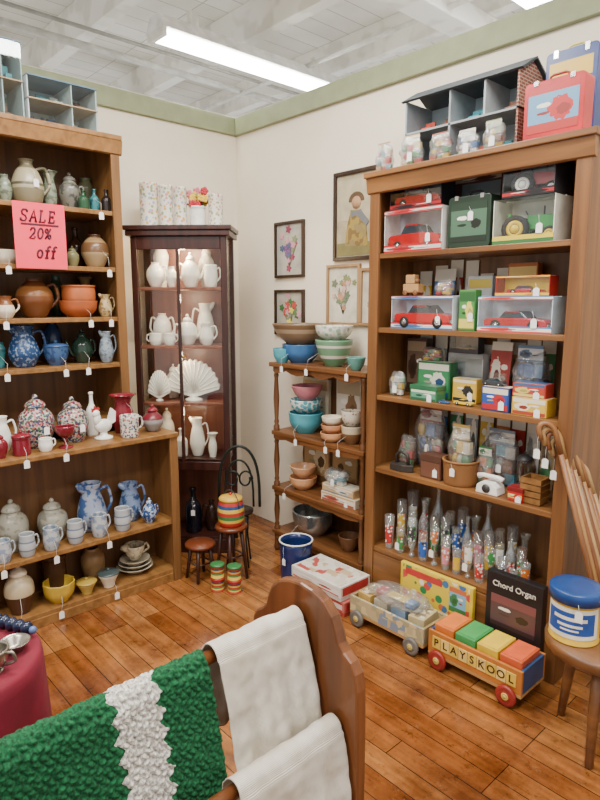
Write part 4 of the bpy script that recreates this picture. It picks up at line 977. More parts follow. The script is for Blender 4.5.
bag('large clear bag of blue toys at the back right of the third shelf', 'b3', 528, 38, 64, .16, '#6f8fae', dp=.09, card=printed(['#d8dce0', '#5f7f9e', '#5f7f9e'], 40))
blister('carded red toy behind the blue and red carton', 'b3', 496, 22, 62, .18, '#a8322f', '#d9d4c8')
# shelf 4
loc, r0, s = pt('b4', 402, .05)
root = thing('sad_iron', 'old dark iron pressing iron at the left of the fourth toy shelf', 'iron', loc, 0)
IR = solid('#45403c', .4, .5)
MB().prism([(-.05, -.03), (.02, -.03), (.045, -.018), (.065, 0), (.045, .018), (.02, .03), (-.05, .03)], 2, 0, .034).obj('sole', IR, root, .004)
MB().tube([(-.03, 0, .034), (-.035, 0, .07), (-.01, 0, .088), (.03, 0, .08), (.035, 0, .034)], .008, 8).obj('handle', IR, root)
carton('leather_box', 'brown leather covered box beside the pressing iron', 'box', 'b4', 420, 440, 24, .07, .03, solid('#5d3a2a', .6), solid('#6d4632', .6), lid=solid('#533324', .6), tag=1)
loc, r0, s = pt('b4', 460, .075); W, H = 35*s, 24*s
root = thing('wicker_basket', 'small wicker basket holding bagged toys on the fourth toy shelf', 'basket', loc, 0)
m, nt, b = newmat('wicker')
wv = N(nt, 'ShaderNodeTexWave', Scale=120.0, Distortion=1.0); wv.bands_direction = 'Z'; nt.links.new(tc(nt), wv.inputs['Vector'])
r_ = ramp(nt, [(.2, '#5b371b'), (.8, '#a8743f')]); nt.links.new(wv.outputs['Fac'], r_.inputs[0]); nt.links.new(r_.outputs[0], b.inputs['Base Color']); b.inputs['Roughness'].default_value = .7
body_mb('mug', W, H, 28, lambda a, z: .02*math.cos(14*a)).obj('weave', m, root)
MB().tube([(math.cos(t)*W*.5, math.sin(t)*W*.5, H) for t in [2*math.pi*i/20 for i in range(21)]], .005, 8).obj('rim', m, root)
price_tag(root, (0, -W*.5, H), (.01, -W*.5-.006, H*.8))
bag('clear bag of cream toys filling the wicker basket', 'b4', 460, 28, 58, .075, '#cfc3a8', lift=.008, dp=.09, card=printed(['#e8e2d2', '#c8a85c', '#c8a85c'], 40))
bag('clear bag of dark toys at the back left of the fourth shelf', 'b4', 430, 36, 62, .19, '#4c4a52', dp=.1, card=printed(['#d8d4cc', '#8c3a34', '#8c3a34'], 40), tag=1)
bag('clear bag of pale toys at the back right of the fourth shelf', 'b4', 500, 40, 56, .19, '#a8a29a', dp=.1, card=printed(['#d8d4cc', '#7c8c9c', '#7c8c9c'], 40), tag=1)
bag('small clear bag of brown toys at the back left end of the fourth shelf', 'b4', 407, 20, 36, .12, '#7a5a3a', dp=.06)
bag('small clear bag of green toys behind the white telephone', 'b4', 484, 20, 40, .12, '#3d7f4a', dp=.05, card=printed(['#e8e2d2', '#3d7f4a', '#3d7f4a'], 40))
bag('small clear bag of red toys behind the brown leather box', 'b4', 434, 18, 40, .12, '#b8332f', dp=.04)
loc, r0, s = pt('b4', 490, .05)
root = thing('toy_telephone', 'white toy telephone at the front of the fourth toy shelf', 'toy telephone', loc, 0)
MB().prism([(-.05, 0), (.05, 0), (.045, .034), (.024, .05), (-.024, .05), (-.045, .034)], 1, -.033, .033).obj('base', WH, root, .004)
MB().tube([(-.055, 0, .062), (-.034, 0, .07), (.034, 0, .07), (.055, 0, .062)], [.013, .009, .009, .013], 9).obj('handset', WH, root)
MB().lathe([(0, 0), (.018, 0), (.018, .003), (0, .003)], 18, mx=Matrix.Translation((0, -.034, .025)) @ WROT).obj('dial', DGREY, root)
carton('toy_tin', 'small red tin right of the white telephone', 'tin', 'b4', 507, 522, 14, .05, .02, RED, printed(['#d8c15a', '#b32a28', '#b32a28'], 50), lid=solid('#7c1a1c'), tag=1)
loc, r0, s = pt('b4', 534, .07)
root = thing('wooden_crate', 'small slatted wooden crate at the right end of the fourth shelf', 'crate', loc, 0)
for k in range(4):
    z = .004+k*.026
    MB().box(-.042, .042, -.04, -.034, z, z+.021).box(-.042, .042, .034, .04, z, z+.021).box(-.042, -.036, -.034, .034, z, z+.021).box(.036, .042, -.034, .034, z, z+.021).obj('slat', OAKH, root)
MB().box(-.036, .036, -.034, .034, 0, .004).obj('base', OAKH, root)
pot('glass_jar', 'clear glass jar with dark lid near the right of the fourth shelf', 'jar', 'b4', 523, 15, 44, .14, 'crock', clear('#f0f6f6', .5, .06), lid=DGREY)
# carded toys lined up along the back of each toy shelf
ordn = ['first', 'second', 'third', 'fourth', 'fifth', 'sixth', 'seventh', 'eighth', 'ninth', 'tenth', 'eleventh', 'twelfth', 'thirteenth']
CARDC = [('red', '#b33a34'), ('blue', '#3f6fae'), ('yellow', '#d0aa35'), ('white', '#d6d2c8'), ('green', '#4a8a58'), ('orange', '#c8743a'), ('tan', '#b0946c'), ('grey', '#8c949a')]
for si, (sh_, nm_, hh) in enumerate((('b1', 'top', 68), ('b2', 'second', 66), ('b3', 'third', 66), ('b4', 'fourth', 72))):
    rg = random.Random(si+5)
    for i in range(9):
        px = 424+i*15.2; cn, cc = CARDC[(i*3+si*2) % 8]
        blister('carded toy, %s card, %s from left at back of %s toy shelf' % (cn, ordn[i], nm_), sh_, int(px), 14, hh-rg.choice((0, 6, 12)), .268, cc, rg.choice(BRIGHT), lean=.02, group='carded toys lined up at the back')
# bottom shelf glasses
cols = ['red', 'blue', 'yellow', 'green', 'orange', 'white', 'black', 'pink']
hexs = ['#b8302d', '#2f5fb0', '#d6b02f', '#3b8a48', '#d0702c', '#e4e4e0', '#3a3a40', '#cf8296']
GT = [clear('#fbfdfd', .6, .06, .05, body=.08), clear('#f8fbf8', .6, .06, .05, body=.07), clear('#f6fafc', .6, .06, .05, body=.08), clear('#fcfbf8', .6, .06, .05, body=.07)]
def drink_glass(px, back, w, h, i, row, kd):
    loc, r0, s = pt('b5', px, back); W, H = w*s, h*s; k = (i*3+{'front': 0, 'middle': 2, 'back': 5}[row]) % 8
    nm = {'footed': 'stemmed_glass', 'goblet': 'stemmed_glass', 'bottle': 'glass_bottle', 'mug': 'glass_mug', 'canister': 'glass_jar'}.get(kd, 'drinking_glass')
    root = thing(nm, '%s glass from the left in %s row of bottom toy shelf, %s print' % (ordn[i], row, cols[k]), 'glass', loc, 0, 'decorated glasses on the bottom toy shelf')
    body_mb(kd, W, H, 16, thin=.0022).obj('glass', GT[i % 4], root)
    pf = P[kd]; z0, z1 = {'bottle': (.12, .45), 'footed': (.45, .88), 'goblet': (.62, .95)}.get(kd, (.18, .72))
    aim = -90+34
    arc_patch(pf, W, H, z0, z1, aim-54, aim+44).obj('decoration', floral(hexs[k], [hexs[k], '#e8e6dc', hexs[(k+5) % 8]], 70+10*(i % 3), .5), root)
    if kd == 'mug': MB().tube([(W*.46, 0, H*.8), (W*.75, 0, H*.75), (W*.78, 0, H*.4), (W*.46, 0, H*.25)], W*.07, 6).obj('handle', GT[i % 4], root)
    if i % 3 == 1 and row == 'front': price_tag(root, (0, -W*.4, H*.6), (0, -W*.5-.004, H*.45))
for i in range(13): drink_glass(389+i*11.2, .04, (10, 9, 10, 10, 9)[i % 5], (34, 25, 37, 29, 38)[i % 5], i, 'front', ('tumbler', 'mug', 'footed', 'canister', 'goblet')[i % 5])
for i in range(12): drink_glass(401+i*10.8, .115, (10, 9, 10, 10)[i % 4], (46, 38, 54, 42)[i % 4], i, 'middle', ('tumbler', 'footed', 'bottle', 'tumbler')[i % 4])
for i in range(10): drink_glass(412+i*12.3, .19, (11, 11, 12, 11)[i % 4], (52, 48, 66, 44)[i % 4], i, 'back', ('tumbler', 'flare', 'bottle', 'canister')[i % 4])

# ================================================================== ON THE FLOOR
def floorbox(name, label, cat, x0, x1, y0, y1, z0, z1, mb_, pan, lidm, toppan):
    root = thing(name, label, cat, ((x0+x1)/2, (y0+y1)/2, z0)); W, D_, H = x1-x0, y1-y0, z1-z0
    MB().box(-W/2, W/2, -D_/2, D_/2, 0, H).obj('carton', mb_, root, .002)
    lo = MB().box(-W/2-.003, W/2+.003, -D_/2-.003, D_/2+.003, H*.25, H+.002).obj('lid', lidm, root, .002)
    MB().box(-W*.47, W*.47, -D_/2-.0042, -D_/2-.003, H*.36, H*.92).obj('side_print', pan, lo)
    MB().box(W/2+.003, W/2+.0042, -D_*.45, D_*.45, H*.36, H*.92).obj('end_print', solid('#b23a36', .5), lo)
    MB().box(-W*.46, W*.46, -D_*.44, D_*.44, H+.002, H+.003).obj('lid_picture', toppan, lo)
    return root
TOPP = mosaic(['#ddd6c8', '#d4ccbc', '#c9b08c', '#b8564c', '#e2dccf'], 26, seed=3)
floorbox('game_box', 'flat red and white game box on the floor under the white one', 'game box', 1.085, 1.425, -.475, -.275, .0005, .068, solid('#b5423c', .5), printed(['#d8c8bc', '#b23a36', '#b23a36'], 40), solid('#b9625a', .5), TOPP)
floorbox('game_box', 'flat white and red game box on top of the red one', 'game box', 1.075, 1.41, -.485, -.285, .0712, .142, solid('#cfcac0', .5), printed(['#e6e2d8', '#b8403c', '#d8d2c6'], 60, seed=2), solid('#d8d4ca', .5), TOPP)
root = thing('enamel_bucket', 'dark blue enamel bucket with white rim on the floor', 'bucket', (.975, -.37, .0005))
body_mb('mug', .175, .215, 28).obj('body', solid('#1d2c5c', .2), root)
MB().tube([(math.cos(t)*.0875, math.sin(t)*.0875, .215) for t in [2*math.pi*i/24 for i in range(25)]], .004, 8).obj('rim', WH, root)
MB().tube([(math.cos(t)*.088, -.01-math.sin(t)*.05, .2-math.sin(t)*.07) for t in [math.pi*i/14 for i in range(15)]], .0025, 6).obj('bail_handle', DGREY, root)
price_tag(root, (0, -.088, .2), (.01, -.094, .14))
def stool(label, x, y_, h, r):
    root = thing('small_stool', label, 'stool', (x, y_, .0005))
    MB().lathe([(0, h-.022), (r*.9, h-.022), (r, h-.014), (r, h-.006), (r*.92, h), (0, h)], 24).obj('seat', solid('#6a341c', .3), root)
    for k in range(4):
        t = R(45+90*k)
        MB().tube([(math.cos(t)*r*.95, math.sin(t)*r*.95, 0), (math.cos(t)*r*.6, math.sin(t)*r*.6, h-.02)], [.008, .011], 8).obj('leg', solid('#3a1c12', .35), root)
    MB().tube([(math.cos(t)*r*.8, math.sin(t)*r*.8, h*.45) for t in [R(45+90*k) for k in range(5)]], .005, 6).obj('stretcher', solid('#3a1c12', .35), root)
stool('small round wooden stool holding the striped canister', .745, -.62, .30, .085)
stool('lower round wooden stool left of the striped canister', .63, -.74, .2, .08)
STR = [(0, '#b3322c'), (.18, '#d8b845'), (.3, '#3b7a45'), (.44, '#b3322c'), (.58, '#d8b845'), (.72, '#274a7c'), (.85, '#b3322c')]
root = thing('striped_canister', 'short rounded canister striped red yellow and green on the stool', 'canister', (.745, -.62, .301))
body_mb('canister', .138, .135, 26).obj('body', bands(STR), root)
MB().lathe([(0, .134), (.062, .134), (.063, .142), (.057, .151), (.027, .158), (0, .159)], 24).obj('lid', solid('#c9a13c', .3), root)
MB().ball((0, 0, .165), .009, seg=10, rings=7).obj('knob', solid('#b3322c', .3), root)
MB().tube([(math.cos(t)*.072, 0, .10+math.sin(t)*.085) for t in [math.pi*i/14 for i in range(15)]], .0028, 6).obj('bail_handle', DGREY, root)
for k, (x, y_, z, lab) in enumerate(((.80, -.75, .0005, 'left small striped tin on the floor, bottom of two'), (.80, -.75, .072, 'small striped tin stacked on the left floor tin'), (.875, -.70, .0005, 'right small striped tin on the floor, bottom of two'), (.875, -.70, .072, 'small striped tin stacked on the right floor tin'))):
    root = thing('striped_tin', lab, 'tin', (x, y_, z), 0, 'small striped tins on the floor')
    body_mb('can', .07, .06, 20).obj('body', bands(STR[k % 2:]+[(.95, '#3b7a45')]), root)
    MB().lathe([(0, .059), (.037, .059), (.037, .068), (.03, .0705), (0, .0705)], 20).obj('lid', solid(['#b3322c', '#3b7a45'][k % 2], .3), root)
# iron doll chair
root = thing('wire_chair', 'small dark wrought iron chair with looped back in the corner', 'chair', (.625, -.485, .0005), R(47))
IRN = solid('#15201a', .4, .3)
MB().lathe([(0, .30), (.08, .30), (.085, .305), (.085, .315), (0, .318)], 24).obj('seat', solid('#2a1a12', .4), root)
for k in range(4):
    t = R(45+90*k); MB().tube([(math.cos(t)*.085, math.sin(t)*.085, 0), (math.cos(t)*.065, math.sin(t)*.065, .16), (math.cos(t)*.072, math.sin(t)*.072, .30)], .005, 7).obj('leg', IRN, root)
def arc(w, z0, z1, n=18): return [(math.cos(math.pi*i/n)*w, .068, z0+(z1-z0)*math.sin(math.pi*i/n)**.6) for i in range(n+1)]
MB().tube(arc(.115, .31, .66), .008, 8).obj('back_loop', IRN, root)
MB().tube(arc(.08, .31, .58), .006, 8).obj('back_loop', IRN, root)
for sx in (-1, 1):
    MB().tube([(sx*.036+math.cos(t)*.04*(1-.4*t/7), .068, .47+math.sin(t)*.05*(1-.4*t/7)) for t in [i*.35 for i in range(20)]], .0055, 7).obj('scroll', IRN, root)
# wagons
WW = wood('#9a6f3f', '#c0935a', 0)
def wagon(label, x0, x1, y0, y1, zt, side, wheelm, ends, wr=.036):
    root = thing('toy_wagon', label, 'toy wagon', ((x0+x1)/2, (y0+y1)/2, .0005)); W, D_ = x1-x0, y1-y0
    MB().box(-W/2, W/2, -D_/2, D_/2, .045, .058).obj('tray', WW, root, .002)
    for sy in (-1, 1): MB().box(-W/2, W/2, sy*(D_/2-.006)-.006, sy*(D_/2-.006)+.006, .058, zt).obj('side_board', side, root, .002)
    for sx in (-1, 1): MB().box(sx*(W/2-.006)-.006, sx*(W/2-.006)+.006, -D_/2+.012, D_/2-.012, .058, zt).obj('end_board', ends, root, .002)
    for sx in (-.37, .37):
        MB().tube([(sx*W, -D_/2-.008, wr), (sx*W, D_/2+.008, wr)], .005, 8).obj('axle', DGREY, root)
        for sy in (-1, 1):
            w_ = wheel_mb(sx*W, sy*(D_/2+.012), wr, wr, .014).obj('wheel', wheelm, root)
            wheel_mb(sx*W, sy*(D_/2+.013), wr, wr*.35, .018).obj('hub', solid('#c9b25a', .4), w_)
    return root, W, D_
r1, W, D_ = wagon('pale wooden toy wagon with grey wheels holding bagged blocks', 1.465, 1.872, -.48, -.305, .13, mosaic(['#b9a880', '#a59a75', '#cfb98a', '#7d8a9a'], 30), solid('#6a6660', .5), solid('#a58a5c', .5), .038)
for k in range(4):
    x = 1.53+k*.092; col = ['#c9a45c', '#b9b09a', '#7f95ae', '#c2b184'][k]
    root = thing('wooden_block', ['tan block at the left end of the pale wagon', 'grey block second in the pale wagon', 'blue block third in the pale wagon', 'beige block at the right end of the pale wagon'][k], 'block', (x, -.3925, .0587), R(4*(k-1.5)), 'blocks in the pale wagon')
    MB().box(-.038, .038, -.06, .06, 0, .09).obj('body', solid(col, .5), root, .003)
    MB().box(-.03, .03, -.05, .05, .09, .0912).obj('printed_face', mosaic(['#d8cfb8', col, '#8a7a5c'], 50, seed=k), root)
root = thing('plastic_bag', 'clear plastic bag lying over the blocks of the pale wagon', 'bag', Vector((1.67, -.3925, .152)))
MB().ball((0, 0, .022), .14, .06, .03, 22, 10, jit=.3, floor=0).obj('film', BAG, root)
MB().box(-.05, .05, -.02, .03, .012, .016).obj('card', solid('#d8b53f', .6), root)
MB().box(.06, .1, -.03, .02, .004, .024).obj('contents', solid('#3f6fa0', .5), root)
MB().box(-.11, -.07, -.02, .03, .004, .022).obj('contents', solid('#b8332f', .5), root)
X0, X1 = 1.90, 2.30
r2, W, D_ = wagon('wooden block wagon with red wheels and letter tiles', X0, X1, -.485, -.305, .15, solid('#b8702f', .4), solid('#8e2a22', .4), solid('#2f4f7c', .4), .04)
for i, ch in enumerate('PLAYSKOOL'):
    x = -W*.45+W*.9*(i+.5)/9
    tl = MB().box(x-.019, x+.019, -D_/2-.003, -D_/2, .082, .132).obj('letter_tile', solid(['#d9b64a', '#e0c06a'][i % 2], .4), r2, .001)
    lettering(ch, .042, solid('#3a2416', .5), tl, (x, -D_/2-.0036, .107), name='letter')
for k, (nm, col, dx) in enumerate([('orange', '#d0702c', -.142), ('green', '#3f9450', -.047), ('yellow', '#d6b42f', .048), ('orange red', '#c95a32', .143)]):
    root = thing('wooden_block', '%s painted block in the red wheeled wagon' % nm, 'block', ((X0+X1)/2+dx, -.395, .0587), 0, 'painted blocks in the letter wagon')
    MB().box(-.044, .044, -.07, .07, 0, .115).obj('body', solid(col, .4), root, .004)
    MB().box(-.036, .036, -.06, .06, .115, .1165).obj('top_face', solid(shade(col, 1.12), .4), root)
a = along((0, -.268), (1, 0), .2, 402); b2 = along((0, -.268), (1, 0), .2, 474)
W = b2.x-a.x
root = thing('game_board_box', 'flat yellow toy set box standing behind the pale wagon', 'toy box', ((a.x+b2.x)/2, -.268, .0005))
MB().box(-W/2, W/2, -.011, .011, 0, .275).obj('carton', solid('#dcc034', .4), root, .002)
MB().box(-W*.46, W*.46, -.0125, -.011, .10, .268).obj('printed_panel', floral('#dec238', ['#c8463f', '#3f6fa0', '#e8e2d2', '#2f7f4f', '#dec238', '#c86a3f'], 24, .42, .4), root)
MB().box(-W*.42, W*.1, -.0132, -.0125, .228, .258).obj('title_band', solid('#b8332f', .4), root)
MB().box(W*.2, W*.42, -.0132, -.0125, .14, .25).obj('picture', printed(['#7fb0c8', '#3f7a45', '#c86a3f'], 60, seed=3), root)
a = along((0, -.285), (1, 0), .3, 487); b2 = along((0, -.285), (1, 0), .3, 543); W = b2.x-a.x
root = thing('organ_box', 'upright black toy organ box behind the letter wagon', 'toy box', ((a.x+b2.x)/2, -.272, .0005))
MB().box(-W/2, W/2, -.018, .018, 0, .39).obj('carton', solid('#1d1a1c', .4), root, .002)
MB().box(-W*.40, W*.40, -.0195, -.018, .17, .30).obj('printed_panel', printed(['#5c4042', '#3a2a2c', '#a88a7c', '#7c4a4a'], 70, seed=6), root)
lettering('Chord Organ', W*.14, solid('#d9d2c4', .5), root, (0, -.0195, .345))
# right stool, tin, canes
SX, SY, SZt = 2.535, -.44, .37
root = thing('wooden_stool', 'round topped wooden stool under the yellow tin at the right edge', 'stool', (SX, SY, .0005))
SW2 = wood('#5c3a1e', '#865932', 0)
MB().lathe([(0, SZt-.045), (.155, SZt-.045), (.17, SZt-.035), (.172, SZt-.01), (.165, SZt), (0, SZt)], 36).obj('seat', SW2, root)
for x, y_ in ((-.13, .05), (.12, .12), (.04, -.13), (.14, -.06)):
    MB().tube([(x, y_, 0), (x*.85, y_*.85, .18), (x*.75, y_*.75, SZt-.044)], [.013, .017, .015], 10).obj('leg', SW2, root)
root = thing('round_tin', 'round yellow tin with blue label and blue lid on the stool', 'tin', (2.465, -.49, SZt+.0012))
body_mb('can', .155, .15, 30).obj('body', solid('#dcb436', .35), root)
pf = P['can']
arc_patch(pf, .155, .15, .16, .84, -150, -8, .0012, 24).obj('paper_label', solid('#ece6d4', .4), root)
arc_patch(pf, .155, .15, .26, .74, -138, -20, .002, 22).obj('blue_panel', solid('#23519c', .4), root)
for z0, z1, a0, a1 in ((.56, .64, -118, -40), (.42, .48, -108, -50), (.33, .37, -100, -58)):
    arc_patch(pf, .155, .15, z0, z1, a0, a1, .0026, 14, 1).obj('white_stripe', solid('#ece6d4', .4), root)
MB().lathe([(0, .15), (.081, .15), (.082, .136), (.083, .136), (.083, .170), (.078, .175), (.05, .173), (0, .173)], 30).obj('lid', solid('#1b427f', .3), root)
price_tag(root, (.04, -.082, .15), (.045, -.084, .13))
root = thing('umbrella_stand', 'dark umbrella stand holding walking canes by the bookcase side', 'umbrella stand', (2.57, -.13, .0005))
body_mb('can', .2, .5, 28).obj('body', solid('#2c2420', .4), root)
MB().tube([(math.cos(t)*.1, math.sin(t)*.1, .5) for t in [2*math.pi*i/24 for i in range(25)]], .006, 8).obj('rim', solid('#8a6a3a', .4, .5), root)
for k, (px, py, lab, c_) in enumerate(((553, 422, 'medium brown walking cane with the leftmost hooked handle', ('#74482a', '#93653c')), (557, 427, 'light honey walking cane second from the left', ('#94683c', '#b18a55')), (561, 432, 'reddish brown walking cane third from the left', ('#6f3f22', '#8f5a34')), (565, 438, 'pale bamboo walking cane fourth from the left', ('#9c7a4c', '#bd9a68')), (569, 444, 'dark brown walking cane fifth from the left', ('#5c361e', '#7c4e2e')), (574, 450, 'tan walking cane sixth from the left', ('#8c6238', '#ac8150')), (579, 456, 'chestnut walking cane second from the right of the bundle', ('#7a4a28', '#9a683e')), (584, 462, 'pale tan walking cane at the right of the bundle', ('#a07c4e', '#c09c6a')))):
    top = hit(px, py, 1, -.285+.018*k); base = Vector((2.515+.014*k, -.165+.009*k, .04))
    d = (base-top).normalized(); side = Vector((-.75, -.55, 0)).normalized()
    root = thing('walking_cane', lab, 'cane', base)
    c0 = top + side*.028 + d*.04
    hook = []
    for i in range(11):
        t = math.pi*i/10; hook.append(c0 + side*math.cos(t)*.028 - d*math.sin(t)*.034)
    hook = [hook[0]+d*.03] + hook
    wm_ = wood(c_[0], c_[1], 2)
    MB().tube([p_-base for p_ in hook + [top + d*.12]], .0098, 10).obj('handle', wm_, root)
    MB().tube([top + d*.12 - base, top+(base-top)*.6-base, Vector((0, 0, .0))], [.0098, .0092, .0085], 10).obj('shaft', wm_, root)
    if k % 2 == 0: price_tag(root, tuple(c0 - base + side*.026), tuple(c0-base+side*.026+Vector((0, -.012, -.06))))

# ================================================================== FOREGROUND RACK WITH TEXTILES
RXC, RYP = 2.32, -1.575
root = thing('quilt_rack', 'brown wooden quilt rack with rounded end panel in the foreground', 'quilt rack', (RXC, RYP, 0))
half = [(.0, .862), (.035, .858), (.07, .845), (.095, .822), (.108, .795), (.115, .772), (.128, .758), (.148, .745), (.162, .725), (.168, .69), (.17, .60), (.17, .06), (.185, .0), (.11, .0), (.09, .07), (.0, .10)]
poly = half + [(-x, z) for x, z in half[::-1] if x > 1e-6]
for yy in (0, -1.02): MB().prism(poly, 1, yy, yy+.028).obj('end_panel', RACK, root, .006)
RAILS = [(0, .79), (.115, .60), (-.115, .60)]
for x, z in RAILS: MB().tube([(x, -1.0, z), (x, .004, z)], .013, 12).obj('rail', RACK, root)
ZIG = .016
def tri(s_): return abs(((s_/(2*ZIG)) % 1)*2-1)*ZIG
def drape(name, label, cat, rx, rz, y0, y1, back, front, mat, ny, nv, amp, fr, puff=0, flare=.06, seed=0, r=.017):
    tot = back+math.pi*r+front
    vs = []; uv = []
    for j in range(nv+1):
        s_ = tot*j/nv
        if s_ < back: k = (back-s_); x, z, nx, nz = -r-flare*.4*(k/back), -k, -1, 0
        elif s_ < back+math.pi*r:
            t = math.pi-(s_-back)/r; x, z, nx, nz = r*math.cos(t), r*math.sin(t), math.cos(t), math.sin(t); k = 0
        else: k = s_-back-math.pi*r; x, z, nx, nz = r+flare*(k/front), -k, 1, 0
        for i in range(ny+1):
            u = i/ny; yv = y0+(y1-y0)*u
            d = amp*min(1, k/.15)*(math.sin(u*fr*6.28+seed)+.5*math.sin(u*fr*14.1+seed*2+k*3)) + amp*.8
            if k == 0: d = 0
            if puff:
                # crochet: rows of clusters with a slight ripple
                yz = yv+tri(s_)*.8
                row = abs(math.sin(math.pi*yz/.0145))**.7
                ph = math.pi/2 if int(math.floor(yz/.0145)) % 2 else 0
                d += puff*row*(.35+.65*abs(math.sin(math.pi*s_/.0105+ph)))
                d += .003*noise.noise(Vector((yv*30, s_*30, 0))) + .0016*noise.noise(Vector((yv*200, s_*200, 3)))
            else:
                d += .004*noise.noise(Vector((yv*14, s_*14, seed)))+.006
                d += .006*min(1, .3+k/.1)*noise.noise(Vector((yv*9, s_*22, seed+5))) + .0025*noise.noise(Vector((yv*45, s_*45, seed+9)))
            sl = .5*amp*math.sin(k*9+seed)*min(1, k/.2)
            vs.append((rx+x+nx*d, yv+sl, rz+z+nz*d)); uv.append((yv, s_))
    fs = [(j*(ny+1)+i, j*(ny+1)+i+1, (j+1)*(ny+1)+i+1, (j+1)*(ny+1)+i) for j in range(nv) for i in range(ny)]
    mb = MB(); org = Vector((rx, (y0+y1)/2, rz)); mb.add([Vector(p_)-org for p_ in vs], fs, True)
    o = solo(mb, name, mat, label, cat, org)
    ul = o.data.uv_layers.new(name='UVMap')
    for lp in o.data.loops: ul.data[lp.index].uv = uv[lp.vertex_index]
    if not puff:
        sd = o.modifiers.new('thick', 'SOLIDIFY'); sd.thickness = .0022; sd.offset = 1
    return o
yA = along((RXC, 0), (0, 1), .8, 312).y; yB = along((RXC, 0), (0, 1), .8, 205).y
y1s, y0s = along((RXC, 0), (0, 1), .8, 148).y, along((RXC, 0), (0, 1), .8, 104).y
def linen(c1, c2):
    m, nt, b = newmat('linen')
    n = N(nt, 'ShaderNodeTexNoise', Scale=22.0, Detail=4.0); nt.links.new(tc(nt), n.inputs['Vector'])
    r_ = ramp(nt, [(.3, c1), (.7, c2)]); nt.links.new(n.outputs['Fac'], r_.inputs[0])
    b.inputs['Roughness'].default_value = .9
    uvn = nt.nodes.new('ShaderNodeUVMap')
    wa = N(nt, 'ShaderNodeTexWave', Scale=140.0, Distortion=.6); wa.bands_direction = 'X'
    wb = N(nt, 'ShaderNodeTexWave', Scale=140.0, Distortion=.6); wb.bands_direction = 'Y'
    nt.links.new(uvn.outputs[0], wa.inputs['Vector']); nt.links.new(uvn.outputs[0], wb.inputs['Vector'])
    mm = N(nt, 'ShaderNodeMath', operation='ADD'); nt.links.new(wa.outputs['Fac'], mm.inputs[0]); nt.links.new(wb.outputs['Fac'], mm.inputs[1])
    mr_ = ramp(nt, [(.0, '#c8c0b2'), (.9, '#ffffff')]); nt.links.new(mm.outputs[0], mr_.inputs[0])
    mu = nt.nodes.new('ShaderNodeMix'); mu.data_type = 'RGBA'; mu.blend_type = 'MULTIPLY'; mu.inputs[0].default_value = .8
    nt.links.new(r_.outputs[0], mu.inputs[6]); nt.links.new(mr_.outputs[0], mu.inputs[7]); nt.links.new(mu.outputs[2], b.inputs['Base Color'])
    bp = N(nt, 'ShaderNodeBump', Strength=.6, Distance=.004); nt.links.new(mm.outputs[0], bp.inputs['Height']); nt.links.new(bp.outputs[0], b.inputs['Normal'])
    return m
drape('white_towel', 'white linen towel over the top rail next to the rack end panel', 'towel', RXC, .79, yB+.012, min(yA, RYP-.012), .2, .27, linen('#e0d5c0', '#f8f2e6'), 80, 110, .006, 2.2, seed=1)
drape('white_coverlet', 'folded white coverlet on the lower rail at the bottom edge', 'coverlet', RXC+.115, .60, -1.84, RYP-.01, .12, .4, linen('#ddd2bf', '#f6f0e4'), 80, 110, .007, 1.6, seed=2.4)
m, nt, b = newmat('crochet')
uvn = nt.nodes.new('ShaderNodeUVMap'); sx_ = nt.nodes.new('ShaderNodeSeparateXYZ'); nt.links.new(uvn.outputs[0], sx_.inputs[0])
pp = N(nt, 'ShaderNodeMath', operation='PINGPONG'); pp.inputs[1].default_value = ZIG; nt.links.new(sx_.outputs[1], pp.inputs[0])
sb = N(nt, 'ShaderNodeMath', operation='MULTIPLY_ADD'); sb.inputs[1].default_value = -.9; nt.links.new(pp.outputs[0], sb.inputs[0]); nt.links.new(sx_.outputs[0], sb.inputs[2])
nz = N(nt, 'ShaderNodeTexNoise', Scale=70.0, Detail=2.0); nt.links.new(uvn.outputs[0], nz.inputs['Vector'])
ad = N(nt, 'ShaderNodeMath', operation='MULTIPLY_ADD'); ad.inputs[1].default_value = .016
nt.links.new(nz.outputs['Fac'], ad.inputs[0]); nt.links.new(sb.outputs[0], ad.inputs[2])
mr = N(nt, 'ShaderNodeMapRange'); mr.inputs[1].default_value = -2.7; mr.inputs[2].default_value = -1.5
nt.links.new(ad.outputs[0], mr.inputs[0])
f = lambda yv: (yv+.002+2.7)/1.2
GR, WT = '#0a6237', '#eae6dc'
per = y1s-y0s
r_ = ramp(nt, [(0, GR), (f(y0s-5.4*per), WT), (f(y0s-4.4*per), GR), (f(y0s), WT), (f(y1s), GR)], True)
nt.links.new(mr.outputs[0], r_.inputs[0])
nd = N(nt, 'ShaderNodeTexNoise', Scale=220.0, Detail=3.0); nt.links.new(uvn.outputs[0], nd.inputs['Vector'])
r3 = ramp(nt, [(.3, '#808080'), (.65, '#ffffff')]); nt.links.new(nd.outputs['Fac'], r3.inputs[0])
mu = nt.nodes.new('ShaderNodeMix'); mu.data_type = 'RGBA'; mu.blend_type = 'MULTIPLY'; mu.inputs[0].default_value = 1
nt.links.new(r_.outputs[0], mu.inputs[6]); nt.links.new(r3.outputs[0], mu.inputs[7]); nt.links.new(mu.outputs[2], b.inputs['Base Color'])
b.inputs['Roughness'].default_value = .95
bp = N(nt, 'ShaderNodeBump', Strength=.6, Distance=.004); nt.links.new(nd.outputs['Fac'], bp.inputs['Height']); nt.links.new(bp.outputs[0], b.inputs['Normal'])
drape('crochet_afghan', 'green crocheted afghan with white stripe hanging over the quilt rack', 'blanket', RXC, .79, -2.52, yB-.008, .25, .5, m, 380, 380, .008, 1.4, puff=.0058, flare=.10, seed=.5)

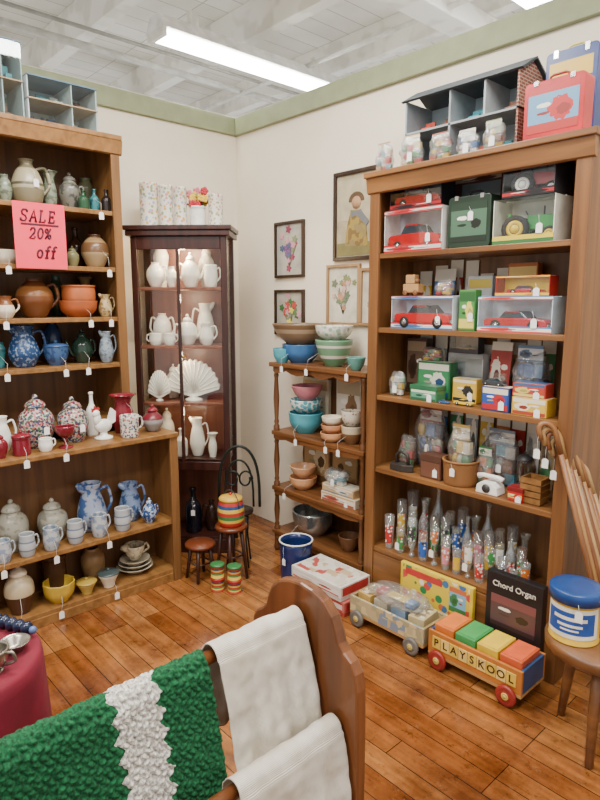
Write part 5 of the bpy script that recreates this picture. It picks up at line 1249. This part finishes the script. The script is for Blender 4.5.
# ================================================================== TABLE AT LEFT
TX, TY, TZ = 1.69, -2.11, .62
root = thing('side_table', 'small round side table under the burgundy cloth', 'table', (TX, TY, 0))
MB().lathe([(0, TZ-.03), (.18, TZ-.03), (.185, TZ-.02), (.185, TZ-.006), (0, TZ-.006)], 30).obj('table_top', SW2, root)
MB().lathe([(0, 0), (.13, 0), (.12, .02), (.03, .05), (.025, .3), (.035, .5), (.03, TZ-.03), (0, TZ-.03)], 18).obj('pedestal', SW2, root)
prof = [(0, .0), (.1, 0), (.17, 0), (.189, -.002), (.196, -.012), (.20, -.04), (.206, -.2), (.213, -.4), (.218, -.57)]
solo(MB().lathe(prof, 72, fold=lambda a, z: (0 if z > -.02 else .05*min(1, -z/.3)*math.sin(9*a))), 'tablecloth', solid('#74142a', .85), 'burgundy cloth draped over the small table at the left edge', 'tablecloth', (TX, TY, TZ-.004))
tz = TZ-.0035
pot('silver_bowl', 'tarnished silver footed bowl at the near edge of the burgundy table', 'bowl', None, 0, 32, 24, 0, 'footed', SILVER, 'B', at=(1.80, -2.05, tz), rot=R(47), tag=2)
pot('silver_dish', 'low silver dish behind the footed silver bowl', 'dish', None, 0, 30, 10, 0, 'plate', SILVER, at=(1.745, -1.985, tz))
pot('silver_creamer', 'small silver creamer at the left on the burgundy table', 'creamer', None, 0, 22, 30, 0, 'pitcher', SILVER, 'R', 'lip', at=(1.715, -2.07, tz), rot=R(47))
pr = [(0, 0)]
Lb = .16
for i in range(6):
    for f_, r_ in ((0, .006), (.2, .014), (.5, .018), (.8, .014)): pr.append((r_, Lb*(i+f_)/6))
pr += [(.006, Lb), (0, Lb)]
A = Vector((1.56, -2.0, TZ+.014)); B = Vector((1.705, -1.935, TZ+.014)); q = (B-A).normalized()
mx = q.to_track_quat('Z', 'Y').to_matrix().to_4x4()
root = thing('beaded_spindle', 'dark blue beaded spindle lying at the back of the burgundy table', 'spindle', A)
MB().lathe(pr, 14, mx=mx).obj('beads', solid('#18223d', .15), root)
MB().ball(tuple(q*(Lb+.008)), .01).obj('end_knob', solid('#5a6f9c', .2), root)

# ================================================================== LIGHT
w = bpy.data.worlds.new('world'); bpy.context.scene.world = w; w.use_nodes = True
bg = w.node_tree.nodes['Background']; bg.inputs[0].default_value = (1, .98, .95, 1); bg.inputs[1].default_value = 1.08
def area(x, y, e, sx=.3, sy=1.3, z=2.95):  # unseen area lights without fixtures, added overhead to light the scene
    l = bpy.data.lights.new('unseen_fill_light', 'AREA'); l.shape = 'RECTANGLE'; l.size = sx; l.size_y = sy; l.energy = e; l.color = (1, .965, .90)
    o = bpy.data.objects.new('unseen_fill_light', l); C.objects.link(o); o.location = (x, y, z)
area(1.3, -1.3, 72); area(3.0, -1.2, 60); area(2.2, -3.2, 70)
